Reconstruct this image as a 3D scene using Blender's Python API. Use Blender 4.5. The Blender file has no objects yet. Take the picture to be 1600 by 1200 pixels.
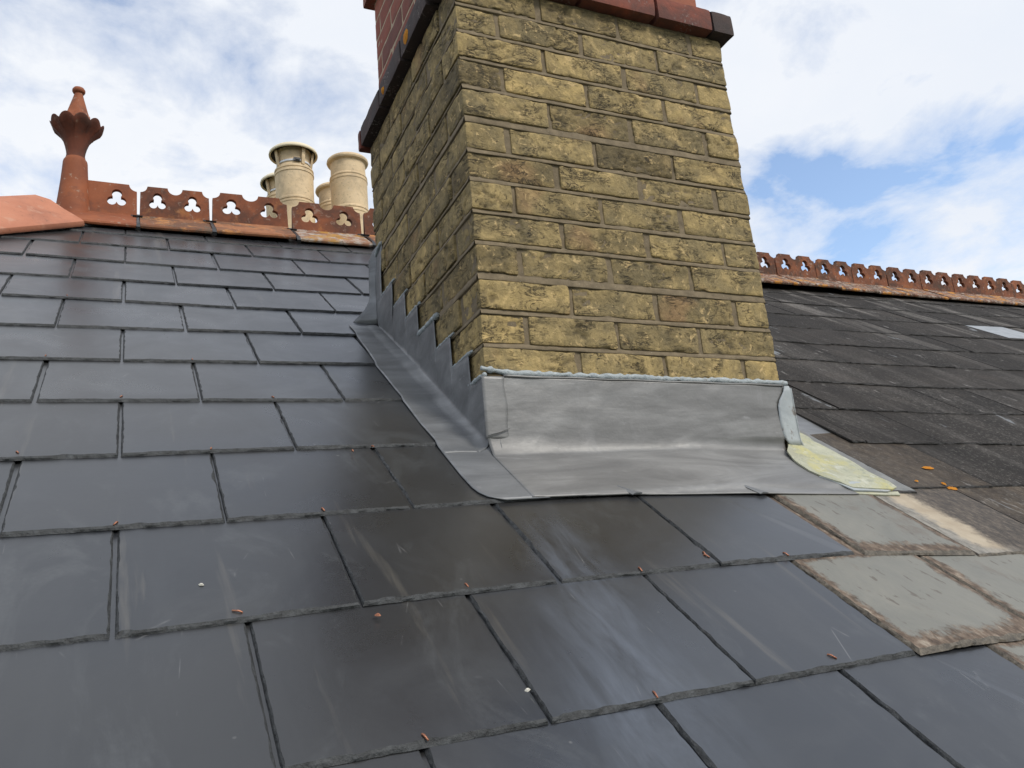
import bpy, math, random
import numpy as np
from mathutils import Matrix, Vector

S = bpy.context.scene
COL = S.collection
random.seed(7)
RNG = np.random.default_rng(11)

# ------------------------------------------------------------------ camera
RW = np.array([[0.9067032589, -0.4100410965, -0.0987699318],
               [0.0057984739, 0.2462766732, -0.9691822212],
               [0.4217292709, 0.8781879636, 0.2256774748]])
CAMLOC = np.array([-0.65947258, -1.49582889, -0.40025664])
FPX = 1287.4766
cam = bpy.data.cameras.new("camera")
cam.sensor_width = 36.0
cam.lens = FPX / 1600 * 36.0
cam.clip_start = 0.02
cam.clip_end = 4000
co = bpy.data.objects.new("camera", cam)
m = Matrix.Identity(4)
for i in range(3):
    m[i][0] = RW[0][i]
    m[i][1] = -RW[1][i]
    m[i][2] = -RW[2][i]
    m[i][3] = CAMLOC[i]
co.matrix_world = m
COL.objects.link(co)
S.camera = co


# ------------------------------------------------------------------ node helper
class NT:
    def __init__(s, tree):
        s.t = tree
        s.N = tree.nodes
        s.N.clear()

    def n(s, typ, ins=None, **props):
        nd = s.N.new(typ)
        for k, v in props.items():
            setattr(nd, k, v)
        for k, v in (ins or {}).items():
            s.set(nd, k, v)
        return nd

    def set(s, nd, k, v):
        sock = nd.inputs[k]
        if hasattr(v, 'is_output') or isinstance(v, bpy.types.NodeSocket):
            s.t.links.new(v, sock)
        elif isinstance(v, bpy.types.Node):
            s.t.links.new(v.outputs[0], sock)
        else:
            if isinstance(v, (tuple, list)) and len(v) == 3 and sock.type == 'RGBA':
                v = tuple(v) + (1,)
            sock.default_value = v

    def math(s, op, a, b=None, clamp=False):
        d = s.n('ShaderNodeMath', operation=op, use_clamp=clamp)
        s.set(d, 0, a)
        if b is not None:
            s.set(d, 1, b)
        return d.outputs[0]

    def noise(s, vec, scale, detail=4, rough=.55, dist=0, out=0):
        d = s.n('ShaderNodeTexNoise', {'Scale': scale, 'Detail': detail, 'Roughness': rough, 'Distortion': dist})
        if vec is not None:
            s.set(d, 'Vector', vec)
        return d.outputs[out]

    def ramp(s, fac, pts, interp='LINEAR'):
        d = s.n('ShaderNodeValToRGB')
        cr = d.color_ramp
        cr.interpolation = interp
        while len(cr.elements) < len(pts):
            cr.elements.new(.5)
        for e, (p, c) in zip(cr.elements, pts):
            e.position = p
            if isinstance(c, (int, float)):
                c = (c, c, c)
            e.color = tuple(c) + (1,)
        s.set(d, 0, fac)
        return d.outputs[0]

    def mix(s, fac, a, b, typ='MIX'):
        d = s.n('ShaderNodeMix', data_type='RGBA', blend_type=typ)
        s.set(d, 0, fac)
        s.set(d, 6, a)
        s.set(d, 7, b)
        return d.outputs[2]

    def mapping(s, vec, scale=(1, 1, 1), loc=(0, 0, 0), rot=(0, 0, 0)):
        d = s.n('ShaderNodeMapping')
        s.set(d, 'Vector', vec)
        d.inputs['Scale'].default_value = scale
        d.inputs['Location'].default_value = loc
        d.inputs['Rotation'].default_value = rot
        return d.outputs[0]


def material(name):
    mt = bpy.data.materials.new(name)
    mt.use_nodes = True
    k = NT(mt.node_tree)
    out = k.n('ShaderNodeOutputMaterial')
    b = k.n('ShaderNodeBsdfPrincipled')
    mt.node_tree.links.new(b.outputs[0], out.inputs[0])
    tc = k.n('ShaderNodeTexCoord')
    geo = k.n('ShaderNodeNewGeometry')
    return mt, k, b, tc.outputs['Object'], geo.outputs['Position']


def bump(k, b, h, strength=.3, dist=.01):
    d = k.n('ShaderNodeBump', {'Strength': strength, 'Distance': dist})
    k.set(d, 'Height', h)
    k.set(b, 'Normal', d.outputs[0])


# ------------------------------------------------------------------ world, sun, exposure
SUN_EL, SUN_AZ = math.radians(44), math.radians(152)   # azimuth clockwise from +Y
w = bpy.data.worlds.new("World")
S.world = w
w.use_nodes = True
k = NT(w.node_tree)
wo = k.n('ShaderNodeOutputWorld')
bg = k.n('ShaderNodeBackground', {'Strength': 0.1})
w.node_tree.links.new(bg.outputs[0], wo.inputs[0])
sky = k.n('ShaderNodeTexSky', sky_type='NISHITA', sun_disc=False, sun_elevation=SUN_EL, sun_rotation=SUN_AZ)
sky.air_density = 1.0
sky.dust_density = 0.6
sky.ozone_density = 1.5
tc = k.n('ShaderNodeTexCoord')
gen = tc.outputs['Generated']
sep = k.n('ShaderNodeSeparateXYZ', {0: gen})
zz = k.math('MAXIMUM', k.math('ADD', sep.outputs[2], .22), .12)
cx = k.math('DIVIDE', sep.outputs[0], zz)
cy = k.math('DIVIDE', sep.outputs[1], zz)
cv = k.n('ShaderNodeCombineXYZ', {0: cx, 1: cy, 2: 0.0})
n1 = k.noise(k.mapping(cv.outputs[0], (1, 1, 1), (3.1, 1.7, 0)), 1.15, 9, .56, .25)
n2 = k.noise(k.mapping(cv.outputs[0], (1, 1, 1), (9.3, 4.2, 2.0)), .55, 5, .5, .3)
n3 = k.noise(k.mapping(cv.outputs[0], (1, 1, 1), (1.3, 7.2, 5.0)), 4.2, 11, .60, .25)
cov = k.math('ADD', k.math('MULTIPLY', k.math('ADD', k.math('MULTIPLY', n1, .45), k.math('MULTIPLY', n3, .55)), 1.5), -.235)
# openings in the cloud deck (directions where blue sky shows)
def hole(d, lo, hi, amt):
    v = np.array(d, float)
    v /= np.linalg.norm(v)
    dp = k.n('ShaderNodeVectorMath', operation='DOT_PRODUCT', ins={0: gen, 1: tuple(v)})
    mr = k.n('ShaderNodeMapRange', {'Value': dp.outputs['Value'], 'From Min': lo, 'From Max': hi, 'To Min': 0.0, 'To Max': amt},
             interpolation_type='SMOOTHSTEP')
    return mr.outputs[0]
HOLES = [((.686, .638, .346), .9935, .9992, .14), ((.735, .560, .385), .9930, .9995, .07), ((.785, .50, .345), .9940, .9995, .07), ((.60, .655, .455), .995, .9998, .04),
         ((-.06, .82, .565), .975, .9985, .085), ((.06, .80, .60), .985, .9985, .05), ((-.5, -.2, .75), .75, .98, .08)]
for hd in HOLES:
    cov = k.math('SUBTRACT', cov, hole(*hd))
cmask = k.ramp(cov, [(.30, 0), (.38, .45), (.52, 1)])
thick = k.ramp(n2, [(.35, (8.6, 9.0, 9.7)), (.60, (10.2, 10.25, 10.3))])
thick2 = k.mix(k.ramp(n3, [(.35, 0), (.62, .4)]), thick, (8.0, 8.6, 9.6))
skyc = k.mix(1.0, sky.outputs[0], (2.6, 2.45, 2.35), 'MULTIPLY')
wc = k.mix(cmask, skyc, thick2)
k.set(bg, 'Color', wc)

sl = bpy.data.lights.new("sun", 'SUN')
sl.energy = 2.1
sl.angle = math.radians(14)
sl.color = (1, .94, .85)
so = bpy.data.objects.new("sun", sl)
sd = Vector((math.sin(SUN_AZ) * math.cos(SUN_EL), math.cos(SUN_AZ) * math.cos(SUN_EL), math.sin(SUN_EL)))
so.rotation_euler = sd.to_track_quat('Z', 'Y').to_euler()
so.location = (3, -6, 9)
COL.objects.link(so)

S.view_settings.view_transform = 'Standard'
S.view_settings.look = 'None'
S.view_settings.exposure = 0
S.view_settings.gamma = 1
S.view_settings.use_curve_mapping = False

# ------------------------------------------------------------------ geometry helpers
PITCH = 0.58692343
RZ = -0.15582614
CP, SP = math.cos(PITCH), math.sin(PITCH)
PN = np.array([0, -SP, CP])
CR = np.array([[0.99965816, 0.00843705, 0.02474623],
               [-0.00916147, 0.99952844, 0.02930819],
               [-0.02448729, -0.02952489, 0.99926406]])
ZC = [0.0, .0686, .1439, .2237, .3016, .3760, .4526, .5245, .6046, .6870, .7623, .8356, .9109, .9863]
W = .777


def sag(x, s):
    """the roof hollows to the right of the chimney"""
    x = np.asarray(x, float)
    s = np.asarray(s, float)
    xc = np.clip(x, .46, 3.1)
    h = .028 - .063 * xc + .010 * xc * xc + .0078 * s
    h0 = .028 - .063 * .46 + .010 * .46 ** 2 + .0078 * s
    f = np.clip((x - .46) / .3, 0, 1)
    return np.where(x <= .46, 0, h - h0 * (1 - f))


def roof(x, s, h=0):
    x = np.asarray(x, float)
    s = np.asarray(s, float)
    hh = np.asarray(h, float) + sag(x, s)
    x, s, hh = np.broadcast_arrays(x, s, hh)
    P = np.stack([x, s * CP, RZ + s * SP], -1)
    return P + hh[..., None] * PN


def chim(P):
    return np.asarray(P, float) @ CR.T


def vhash(ix, iy, iz):
    h = (ix.astype(np.int64) * 374761393 + iy.astype(np.int64) * 668265263 + iz.astype(np.int64) * 2147483647) & 0xFFFFFFFF
    h = ((h ^ (h >> 13)) * 1274126177) & 0xFFFFFFFF
    h = h ^ (h >> 16)
    return (h & 0xFFFF) / 65535.0 * 2 - 1


def vnoise(P, scale=1.0, seed=0):
    P = np.asarray(P, float) * scale + seed * 17.31
    I = np.floor(P).astype(np.int64)
    F = P - I
    F = F * F * (3 - 2 * F)
    r = 0
    for dx in (0, 1):
        for dy in (0, 1):
            for dz in (0, 1):
                wgt = (F[..., 0] if dx else 1 - F[..., 0]) * (F[..., 1] if dy else 1 - F[..., 1]) * (F[..., 2] if dz else 1 - F[..., 2])
                r = r + wgt * vhash(I[..., 0] + dx, I[..., 1] + dy, I[..., 2] + dz)
    return r


def fbm(P, scale, oct=3, seed=0):
    r, a = 0, 1
    for o in range(oct):
        r = r + a * vnoise(P, scale * 2 ** o, seed + o)
        a *= .5
    return r


class MB:
    def __init__(s):
        s.v, s.f, s.mi, s.n, s.attr, s.uv = [], [], [], 0, [], []

    def add(s, V, F, mat=0, attr=None, uv=None):
        V = np.asarray(V, float).reshape(-1, 3)
        s.v.append(V)
        o = s.n
        s.f += [tuple(int(i) + o for i in f) for f in F]
        s.mi += [mat] * len(F)
        s.n += len(V)
        s.attr.append(np.zeros((len(V), 3)) if attr is None else np.broadcast_to(np.asarray(attr, float), (len(V), 3)))
        s.uv.append(np.zeros((len(V), 2)) if uv is None else np.asarray(uv, float))

    def grid(s, G, mat=0, attr=None, flip=False, uv=None):
        G = np.asarray(G, float)
        a, b = G.shape[:2]
        F = []
        for i in range(a - 1):
            for j in range(b - 1):
                q = (i * b + j, i * b + j + 1, (i + 1) * b + j + 1, (i + 1) * b + j)
                F.append(q[::-1] if flip else q)
        s.add(G, F, mat, attr, uv)

    def box(s, c0, c1, mat=0, tr=None, attr=None):
        x0, y0, z0 = c0
        x1, y1, z1 = c1
        V = np.array([(x0, y0, z0), (x1, y0, z0), (x1, y1, z0), (x0, y1, z0), (x0, y0, z1), (x1, y0, z1), (x1, y1, z1), (x0, y1, z1)], float)
        if tr is not None:
            V = tr(V)
        s.add(V, [(0, 3, 2, 1), (4, 5, 6, 7), (0, 1, 5, 4), (1, 2, 6, 5), (2, 3, 7, 6), (3, 0, 4, 7)], mat, attr)

    def tube(s, pts, r, n=8, mat=0):
        pts = np.asarray(pts, float)
        V = []
        for i, p in enumerate(pts):
            t = pts[min(i + 1, len(pts) - 1)] - pts[max(i - 1, 0)]
            t /= np.linalg.norm(t) + 1e-9
            u = np.cross(t, (0, 0, 1) if abs(t[2]) < .9 else (1, 0, 0))
            u /= np.linalg.norm(u)
            v = np.cross(t, u)
            rr = r[i] if hasattr(r, '__len__') else r
            for j in range(n):
                a = 2 * math.pi * j / n
                V.append(p + rr * (math.cos(a) * u + math.sin(a) * v))
        F = []
        for i in range(len(pts) - 1):
            for j in range(n):
                F.append((i * n + j, i * n + (j + 1) % n, (i + 1) * n + (j + 1) % n, (i + 1) * n + j))
        F.append(tuple(range(n))[::-1])
        F.append(tuple(range((len(pts) - 1) * n, len(pts) * n)))
        s.add(V, F, mat)

    def lathe(s, prof, n=48, mat=0, mod=None):
        V = []
        for (r, z) in prof:
            for j in range(n):
                a = 2 * math.pi * j / n
                rr, zz = (r, z) if mod is None else mod(r, z, a)
                V.append((rr * math.cos(a), rr * math.sin(a), zz))
        F = []
        for i in range(len(prof) - 1):
            for j in range(n):
                F.append((i * n + j, i * n + (j + 1) % n, (i + 1) * n + (j + 1) % n, (i + 1) * n + j))
        s.add(V, F, mat)

    def build(s, name, mats, parent=None, smooth=False, loc=None, label=None, kind=None):
        V = np.concatenate(s.v)
        org = np.zeros(3)
        if loc is not None:
            org = np.array(loc, float)
        elif parent is not None:
            org = np.array(parent.location)
        me = bpy.data.meshes.new(name)
        me.from_pydata((V - org).tolist(), [], s.f)
        if not isinstance(mats, (list, tuple)):
            mats = [mats]
        for mt in mats:
            me.materials.append(mt)
        me.polygons.foreach_set('material_index', s.mi)
        me.polygons.foreach_set('use_smooth', [smooth] * len(s.f))
        A = np.concatenate(s.attr)
        if np.any(A):
            ca = me.color_attributes.new('tint', 'FLOAT_COLOR', 'POINT')
            ca.data.foreach_set('color', np.concatenate([A, np.ones((len(A), 1))], 1).ravel())
        U = np.concatenate(s.uv)
        if np.any(U):
            ul = me.uv_layers.new(name='UVMap')
            li = np.zeros(len(me.loops), dtype=np.int32)
            me.loops.foreach_get('vertex_index', li)
            ul.data.foreach_set('uv', U[li].ravel())
        me.update()
        o = bpy.data.objects.new(name, me)
        COL.objects.link(o)
        if parent is not None:
            o.parent = parent
        elif loc is not None:
            o.location = loc
        if label:
            o['label'] = label
        if kind:
            o['kind'] = kind
        return o


def thing(name, label, cat, loc, group=None):
    o = bpy.data.objects.new(name, None)
    o.empty_display_size = .1
    COL.objects.link(o)
    o.location = loc
    o['label'] = label
    o['category'] = cat
    if group:
        o['group'] = group
    return o


def smooth_by_angle(o, deg=35):
    me = o.data
    me.polygons.foreach_set('use_smooth', [True] * len(me.polygons))
    try:
        me.set_sharp_from_angle(angle=math.radians(deg))
    except Exception:
        pass


# ------------------------------------------------------------------ materials
def mat_new_slate():
    mt, k, b, obj, pos = material('new_slate')
    at = k.n('ShaderNodeAttribute', attribute_name='tint')
    sepa = k.n('ShaderNodeSeparateColor', {0: at.outputs['Color']})
    tint = sepa.outputs[0]
    # rotate position so that the streaks run down the slope
    mp = k.mapping(pos, (1, 1, 1), rot=(-PITCH, 0, 0))
    st = k.noise(k.mapping(mp, (11, 1.6, 1)), 1.0, 6, .6, .5)
    cl = k.noise(mp, 5.0, 5, .6, .8)
    fine = k.noise(mp, 160, 3, .6)
    base = k.ramp(tint, [(0, (.013, .0145, .0175)), (.5, (.019, .021, .025)), (1, (.030, .033, .038))])
    base = k.mix(k.ramp(st, [(.52, 0), (.78, .22)]), base, (.085, .09, .096))
    base = k.mix(k.ramp(cl, [(.5, 0), (.72, .30)]), base, (.05, .053, .055))
    base = k.mix(k.ramp(k.noise(mp, 1.3, 2), [(.45, 0), (.6, .5)]), base, (.032, .03, .026))
    # tan vertical run marks and pale dusty clouds with their own outlines
    tan = k.ramp(k.noise(k.mapping(mp, (16, 1.1, 1), (.4, 2.2, 0)), 1.0, 5, .62, .2), [(.63, 0), (.70, .55)])
    base = k.mix(tan, base, (.085, .078, .066))
    dst = k.math('MULTIPLY', k.ramp(k.noise(k.mapping(mp, (5, 3.2, 1), (7, 0, 0), rot=(0, 0, .5)), 1.0, 8, .68, 1.4), [(.55, 0), (.66, .5)]), k.ramp(fine, [(.35, .5), (.6, 1)]))
    base = k.mix(dst, base, (.062, .066, .068))
    # long pale run-off stain below the corner of the flashing
    sx = k.n('ShaderNodeSeparateXYZ', {0: mp})
    xx, yy = sx.outputs[0], sx.outputs[1]
    wob = k.math('MULTIPLY', k.math('SUBTRACT', k.noise(k.mapping(mp, (7, 3, 1)), 1.0, 6, .65, .8), .5), .12)
    # centre line x = a + b*s
    cen = k.math('ADD', k.math('MULTIPLY', yy, .19), .047)
    dd = k.math('DIVIDE', k.math('ABSOLUTE', k.math('SUBTRACT', k.math('ADD', xx, wob), cen)), k.math('SUBTRACT', .0, k.math('ADD', k.math('MULTIPLY', yy, .85), .02)))
    m1 = k.n('ShaderNodeMapRange', {'Value': dd, 'From Min': .0, 'From Max': .22, 'To Min': 1.0, 'To Max': 0.0}, interpolation_type='SMOOTHSTEP').outputs[0]
    m2 = k.n('ShaderNodeMapRange', {'Value': yy, 'From Min': -.29, 'From Max': -.42, 'To Min': 0.0, 'To Max': 1.0}, interpolation_type='SMOOTHSTEP').outputs[0]
    m2 = k.math('MULTIPLY', m2, k.n('ShaderNodeMapRange', {'Value': yy, 'From Min': -1.02, 'From Max': -.78, 'To Min': .35, 'To Max': 1.0}).outputs[0])
    m1b = k.math('MULTIPLY', m1, k.ramp(k.noise(k.mapping(mp, (26, 5, 1), rot=(0, 0, .25)), 1.0, 7, .68, .6), [(.36, .05), (.62, 1)]))
    base = k.mix(k.math('MULTIPLY', k.math('MULTIPLY', m1b, m2), .5), base, (.125, .145, .18))
    # scratches and specks
    sc = k.n('ShaderNodeTexVoronoi', {'Scale': 1.0}, feature='DISTANCE_TO_EDGE')
    k.set(sc, 'Vector', k.mapping(mp, (9, 2.4, 1), rot=(0, 0, .5)))
    scn = k.noise(mp, 11, 3)
    scr = k.math('MULTIPLY', k.ramp(sc.outputs[0], [(0, 1), (.006, 0)]), k.ramp(scn, [(.62, 0), (.7, .5)]))
    base = k.mix(scr, base, (.22, .22, .22))
    vs = k.n('ShaderNodeTexVoronoi', {'Scale': 22.0}, feature='F1')
    k.set(vs, 'Vector', mp)
    sp = k.math('MULTIPLY', k.ramp(vs.outputs[0], [(.045, 1), (.07, 0)]), k.ramp(k.noise(mp, 30, 2), [(.58, 0), (.64, .35)]))
    base = k.mix(sp, base, (.25, .25, .24))
    k.set(b, 'Base Color', base)
    # dusty pale wipe marks also change the gloss
    r = k.math('ADD', k.ramp(cl, [(.3, .23), (.75, .36)]), k.math('MULTIPLY', fine, .05))
    k.set(b, 'Roughness', r)
    k.set(b, 'Specular IOR Level', .5)
    k.set(b, 'IOR', 1.75)
    k.set(b, 'Specular Tint', (.93, .975, 1.04, 1))
    hh = k.math('ADD', k.math('MULTIPLY', k.noise(k.mapping(mp, (9, 7, 1)), 1.0, 4, .45), 1.0), k.math('MULTIPLY', fine, .05))
    bump(k, b, hh, .16, .006)
    return mt


def mat_slate_edge(name='slate_edge', c=(.036, .039, .041)):
    mt, k, b, obj, pos = material(name)
    n = k.noise(pos, 90, 5, .7)
    c2 = tuple(x * .35 for x in c)
    c3 = tuple(min(1, x * 2.0) for x in c)
    k.set(b, 'Base Color', k.ramp(n, [(.3, c2), (.5, c), (.75, c3)]))
    k.set(b, 'Roughness', .62)
    bump(k, b, n, .9, .004)
    return mt


def mat_grey_slate():
    mt, k, b, obj, pos = material('weathered_grey_slate')
    uv = k.n('ShaderNodeUVMap')
    u = k.n('ShaderNodeSeparateXYZ', {0: uv.outputs[0]})
    mp = k.mapping(pos, (1, 1, 1), rot=(-PITCH, 0, 0))
    # distance to slate edges in uv: u in 0..1, v in 0..1
    du = k.math('MINIMUM', u.outputs[0], k.math('SUBTRACT', 1.0, u.outputs[0]))
    dv = k.math('SUBTRACT', k.math('MULTIPLY', u.outputs[1], .8), .035)
    dv2 = k.math('MULTIPLY', k.math('SUBTRACT', 1.02, u.outputs[1]), 1.6)
    d = k.math('MINIMUM', k.math('MINIMUM', k.math('MULTIPLY', du, 1.15), dv), dv2)
    nz = k.math('SUBTRACT', k.noise(mp, 8, 9, .78, .3), .5)
    nz2 = k.math('SUBTRACT', k.noise(k.mapping(mp, (90, 45, 60)), 1.0, 5, .7), .5)
    e = k.math('ADD', k.math('ADD', d, k.math('MULTIPLY', nz, .32)), k.math('MULTIPLY', nz2, .16))
    crust = k.ramp(e, [(.050, 1), (.095, 0)])
    face = k.ramp(k.noise(mp, 6, 8, .66, .8), [(.3, (.148, .150, .134)), (.6, (.190, .187, .162)), (.8, (.235, .218, .180))])
    spk = k.noise(k.mapping(mp, (70, 38, 60)), 1.0, 4, .65)
    cc = k.ramp(spk, [(.3, (.04, .028, .021)), (.48, (.11, .078, .056)), (.60, (.19, .145, .108)), (.76, (.36, .32, .26))])
    col = k.mix(crust, face, cc)
    # chips / pits in the face
    pits = k.ramp(k.noise(k.mapping(mp, (60, 22, 40)), 1.0, 3, .6), [(.63, 0), (.67, .75)])
    col = k.mix(pits, col, (.085, .07, .055))
    brn = k.ramp(k.noise(k.mapping(mp, (14, 7, 10), (3, 1, 0)), 1.0, 8, .74, .4), [(.56, 0), (.66, .55)])
    col = k.mix(brn, col, (.125, .10, .078))
    k.set(b, 'Base Color', col)
    k.set(b, 'Roughness', k.ramp(crust, [(0, .58), (1, .85)]))
    h = k.math('ADD', k.math('MULTIPLY', crust, .5), k.math('MULTIPLY', spk, .5))
    bump(k, b, h, .55, .004)
    return mt


def mat_old_slate():
    mt, k, b, obj, pos = material('old_blackened_slate')
    at = k.n('ShaderNodeAttribute', attribute_name='tint')
    sepa = k.n('ShaderNodeSeparateColor', {0: at.outputs['Color']})
    mp = k.mapping(pos, (1, 1, 1), rot=(-PITCH, 0, 0))
    n = k.noise(mp, 6, 6, .65)
    base = k.ramp(n, [(.3, (.0155, .0135, .0125)), (.55, (.027, .0235, .021)), (.8, (.050, .042, .036))])
    tint = k.ramp(sepa.outputs[0], [(0, .72), (1, 1.3)])
    base = k.mix(1.0, base, tint, 'MULTIPLY')
    # granular lichen speckle
    spk = k.noise(k.mapping(mp, (130, 85, 80)), 1.0, 4, .75)
    msk = k.ramp(k.noise(mp, 3.2, 4, .6), [(.38, .15), (.65, .8)])
    base = k.mix(k.math('MULTIPLY', k.ramp(spk, [(.55, 0), (.66, .9)]), msk), base, (.19, .18, .16))
    big = k.ramp(k.noise(k.mapping(mp, (26, 12, 20)), 1.0, 5, .7), [(.63, 0), (.69, .8)])
    base = k.mix(big, base, (.22, .21, .20))
    # worn pale streaks where feet and water have rubbed the film away, running down the slope
    stn = k.noise(k.mapping(mp, (5.5, .95, 1), rot=(0, 0, .10)), 1.0, 6, .62, .35)
    stm = k.ramp(stn, [(.535, 0), (.62, .85)])
    hi = k.n('ShaderNodeSeparateXYZ', {0: mp})
    hm = k.n('ShaderNodeMapRange', {'Value': hi.outputs[1], 'From Min': .9, 'From Max': 2.0, 'To Min': .22, 'To Max': 1.0}).outputs[0]
    stm = k.math('MULTIPLY', stm, hm)
    base = k.mix(k.math('MULTIPLY', stm, k.ramp(spk, [(.35, .35), (.6, 1)])), base, (.21, .195, .18))
    # small bare blue-grey scrapes
    scp = k.ramp(k.noise(k.mapping(mp, (9, 2.6, 1), (4, 1, 0), rot=(0, 0, .25)), 1.0, 5, .6, .4), [(.68, 0), (.70, .75)])
    base = k.mix(scp, base, (.22, .235, .25))
    # brown and buff growth near the patch beside the flashing (blue channel of the tint)
    bm = k.math('MULTIPLY', sepa.outputs[2], k.ramp(k.noise(mp, 9, 6, .7, .3), [(.32, .2), (.6, 1)]))
    bc = k.ramp(k.noise(k.mapping(mp, (50, 25, 40)), 1.0, 5, .7), [(.35, (.06, .045, .033)), (.55, (.15, .115, .082)), (.75, (.30, .245, .18))])
    base = k.mix(bm, base, bc)
    # bare grey (green channel of the tint)
    gm = k.ramp(k.math('ADD', sepa.outputs[1], k.math('MULTIPLY', k.math('SUBTRACT', k.noise(mp, 12, 6, .7), .5), .8)), [(.45, 0), (.62, 1)])
    gc = k.ramp(k.noise(mp, 20, 5, .6), [(.3, (.16, .165, .165)), (.7, (.24, .245, .24))])
    base = k.mix(gm, base, gc)
    k.set(b, 'Base Color', base)
    k.set(b, 'Roughness', .85)
    k.set(b, 'Specular IOR Level', .22)
    bump(k, b, k.math('ADD', k.math('MULTIPLY', n, .5), k.math('MULTIPLY', spk, .5)), .6, .006)
    return mt


def mat_buff_slate():
    mt, k, b, obj, pos = material('buff_stained_slate')
    uv = k.n('ShaderNodeUVMap')
    u = k.n('ShaderNodeSeparateXYZ', {0: uv.outputs[0]})
    mp = k.mapping(pos, (1, 1, 1), rot=(-PITCH, 0, 0))
    nz = k.math('SUBTRACT', k.noise(mp, 10, 7, .7, .3), .5)
    uu = k.math('ADD', u.outputs[0], k.math('MULTIPLY', k.math('ADD', nz, k.math('SUBTRACT', k.noise(mp, 45, 6, .75), .5)), .26))
    grey = k.ramp(k.noise(k.mapping(mp, (70, 35, 60)), 1.0, 5, .7), [(.3, (.10, .095, .085)), (.55, (.25, .235, .205)), (.8, (.36, .34, .30))])
    buff = k.ramp(k.noise(mp, 14, 5, .6), [(.3, (.31, .25, .175)), (.7, (.45, .385, .29))])
    old = k.ramp(k.noise(k.mapping(mp, (90, 45, 70)), 1.0, 5, .75), [(.35, (.028, .024, .021)), (.52, (.07, .056, .044)), (.66, (.14, .115, .09)), (.82, (.3, .28, .24))])
    fm = k.ramp(uu, [(.10, 0), (.17, 1)])
    col = k.mix(fm, grey, buff)
    om = k.ramp(uu, [(.30, 0), (.42, 1)])
    col = k.mix(om, col, old)
    bt = k.ramp(k.math('ADD', u.outputs[1], k.math('MULTIPLY', nz, .2)), [(.04, .8), (.12, 0)])
    col = k.mix(k.math('MULTIPLY', bt, k.ramp(uu, [(.3, 1), (.5, 0)])), col, grey)
    k.set(b, 'Base Color', col)
    k.set(b, 'Roughness', .75)
    bump(k, b, k.noise(k.mapping(mp, (90, 45, 70)), 1.0, 5, .75), .5, .004)
    return mt


def mat_brick():
    mt, k, b, obj, pos = material('yellow_stock_brick')
    at = k.n('ShaderNodeAttribute', attribute_name='tint')
    se = k.n('ShaderNodeSeparateColor', {0: at.outputs['Color']})
    tint, dirt, off = se.outputs[0], se.outputs[1], se.outputs[2]
    ov = k.n('ShaderNodeCombineXYZ', {0: k.math('MULTIPLY', off, 9.0), 1: 0.0, 2: k.math('MULTIPLY', off, 5.0)})
    p2 = k.n('ShaderNodeVectorMath', operation='ADD', ins={0: pos, 1: ov.outputs[0]}).outputs[0]
    n = k.noise(p2, 20, 9, .72, .8)
    base = k.ramp(n, [(.30, (.175, .135, .064)), (.45, (.28, .216, .100)), (.56, (.38, .290, .130)), (.70, (.56, .42, .20))])
    film = k.noise(p2, 9.5, 7, .68, .8)
    base = k.mix(k.ramp(film, [(.45, .0), (.60, .66)]), base, k.mix(k.ramp(k.noise(p2, 110, 4, .7), [(.35, 0), (.65, 1)]), (.125, .104, .056), (.225, .185, .102)))
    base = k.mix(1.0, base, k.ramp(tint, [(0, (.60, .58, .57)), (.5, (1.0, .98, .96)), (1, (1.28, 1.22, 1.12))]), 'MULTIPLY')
    fl = k.ramp(k.noise(p2, 42, 7, .72, 1.0), [(.585, 0), (.63, .85)])
    base = k.mix(fl, base, (.58, .42, .20))
    red = k.ramp(k.noise(p2, 5.5, 3, .5), [(.62, 0), (.72, .4)])
    base = k.mix(red, base, (.34, .18, .085))
    pit = k.ramp(k.noise(p2, 95, 5, .72, .4), [(.61, 0), (.70, .7)])
    wig = k.noise(k.mapping(p2, (13, 13, 40), rot=(.1, .24, 0)), 1.0, 7, .72, 1.3)
    crk = k.ramp(k.math('ABSOLUTE', k.math('SUBTRACT', wig, .5)), [(.0, 1), (.011, .85), (.020, 0)])
    crk = k.math('MULTIPLY', crk, k.ramp(k.noise(p2, 17, 4, .6), [(.49, 0), (.60, .85)]))
    base = k.mix(pit, base, (.040, .035, .027))
    base = k.mix(crk, base, (.022, .019, .016))
    base = k.mix(k.math('MULTIPLY', dirt, .5, True), base, (.022, .02, .017))
    # the top course under the projecting red one gets a darker tint
    k.set(b, 'Base Color', base)
    k.set(b, 'Roughness', .9)
    h = k.math('SUBTRACT', k.math('MULTIPLY', k.noise(p2, 60, 6, .7, .5), 1.0), k.math('ADD', k.math('MULTIPLY', crk, .8), k.math('MULTIPLY', pit, .6)))
    bump(k, b, h, .85, .006)
    return mt


def mat_mortar(name, c, pale=None):
    mt, k, b, obj, pos = material(name)
    n = k.noise(pos, 40, 6, .65)
    g = k.noise(pos, 260, 3, .6)
    col = k.ramp(n, [(.3, tuple(x * .68 for x in c)), (.55, c), (.8, tuple(x * 1.35 for x in c))])
    col = k.mix(k.ramp(g, [(.66, 0), (.74, .7)]), col, pale or (.42, .38, .30))
    k.set(b, 'Base Color', col)
    k.set(b, 'Roughness', .92)
    bump(k, b, k.math('ADD', n, k.math('MULTIPLY', g, .4)), .6, .003)
    return mt


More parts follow.
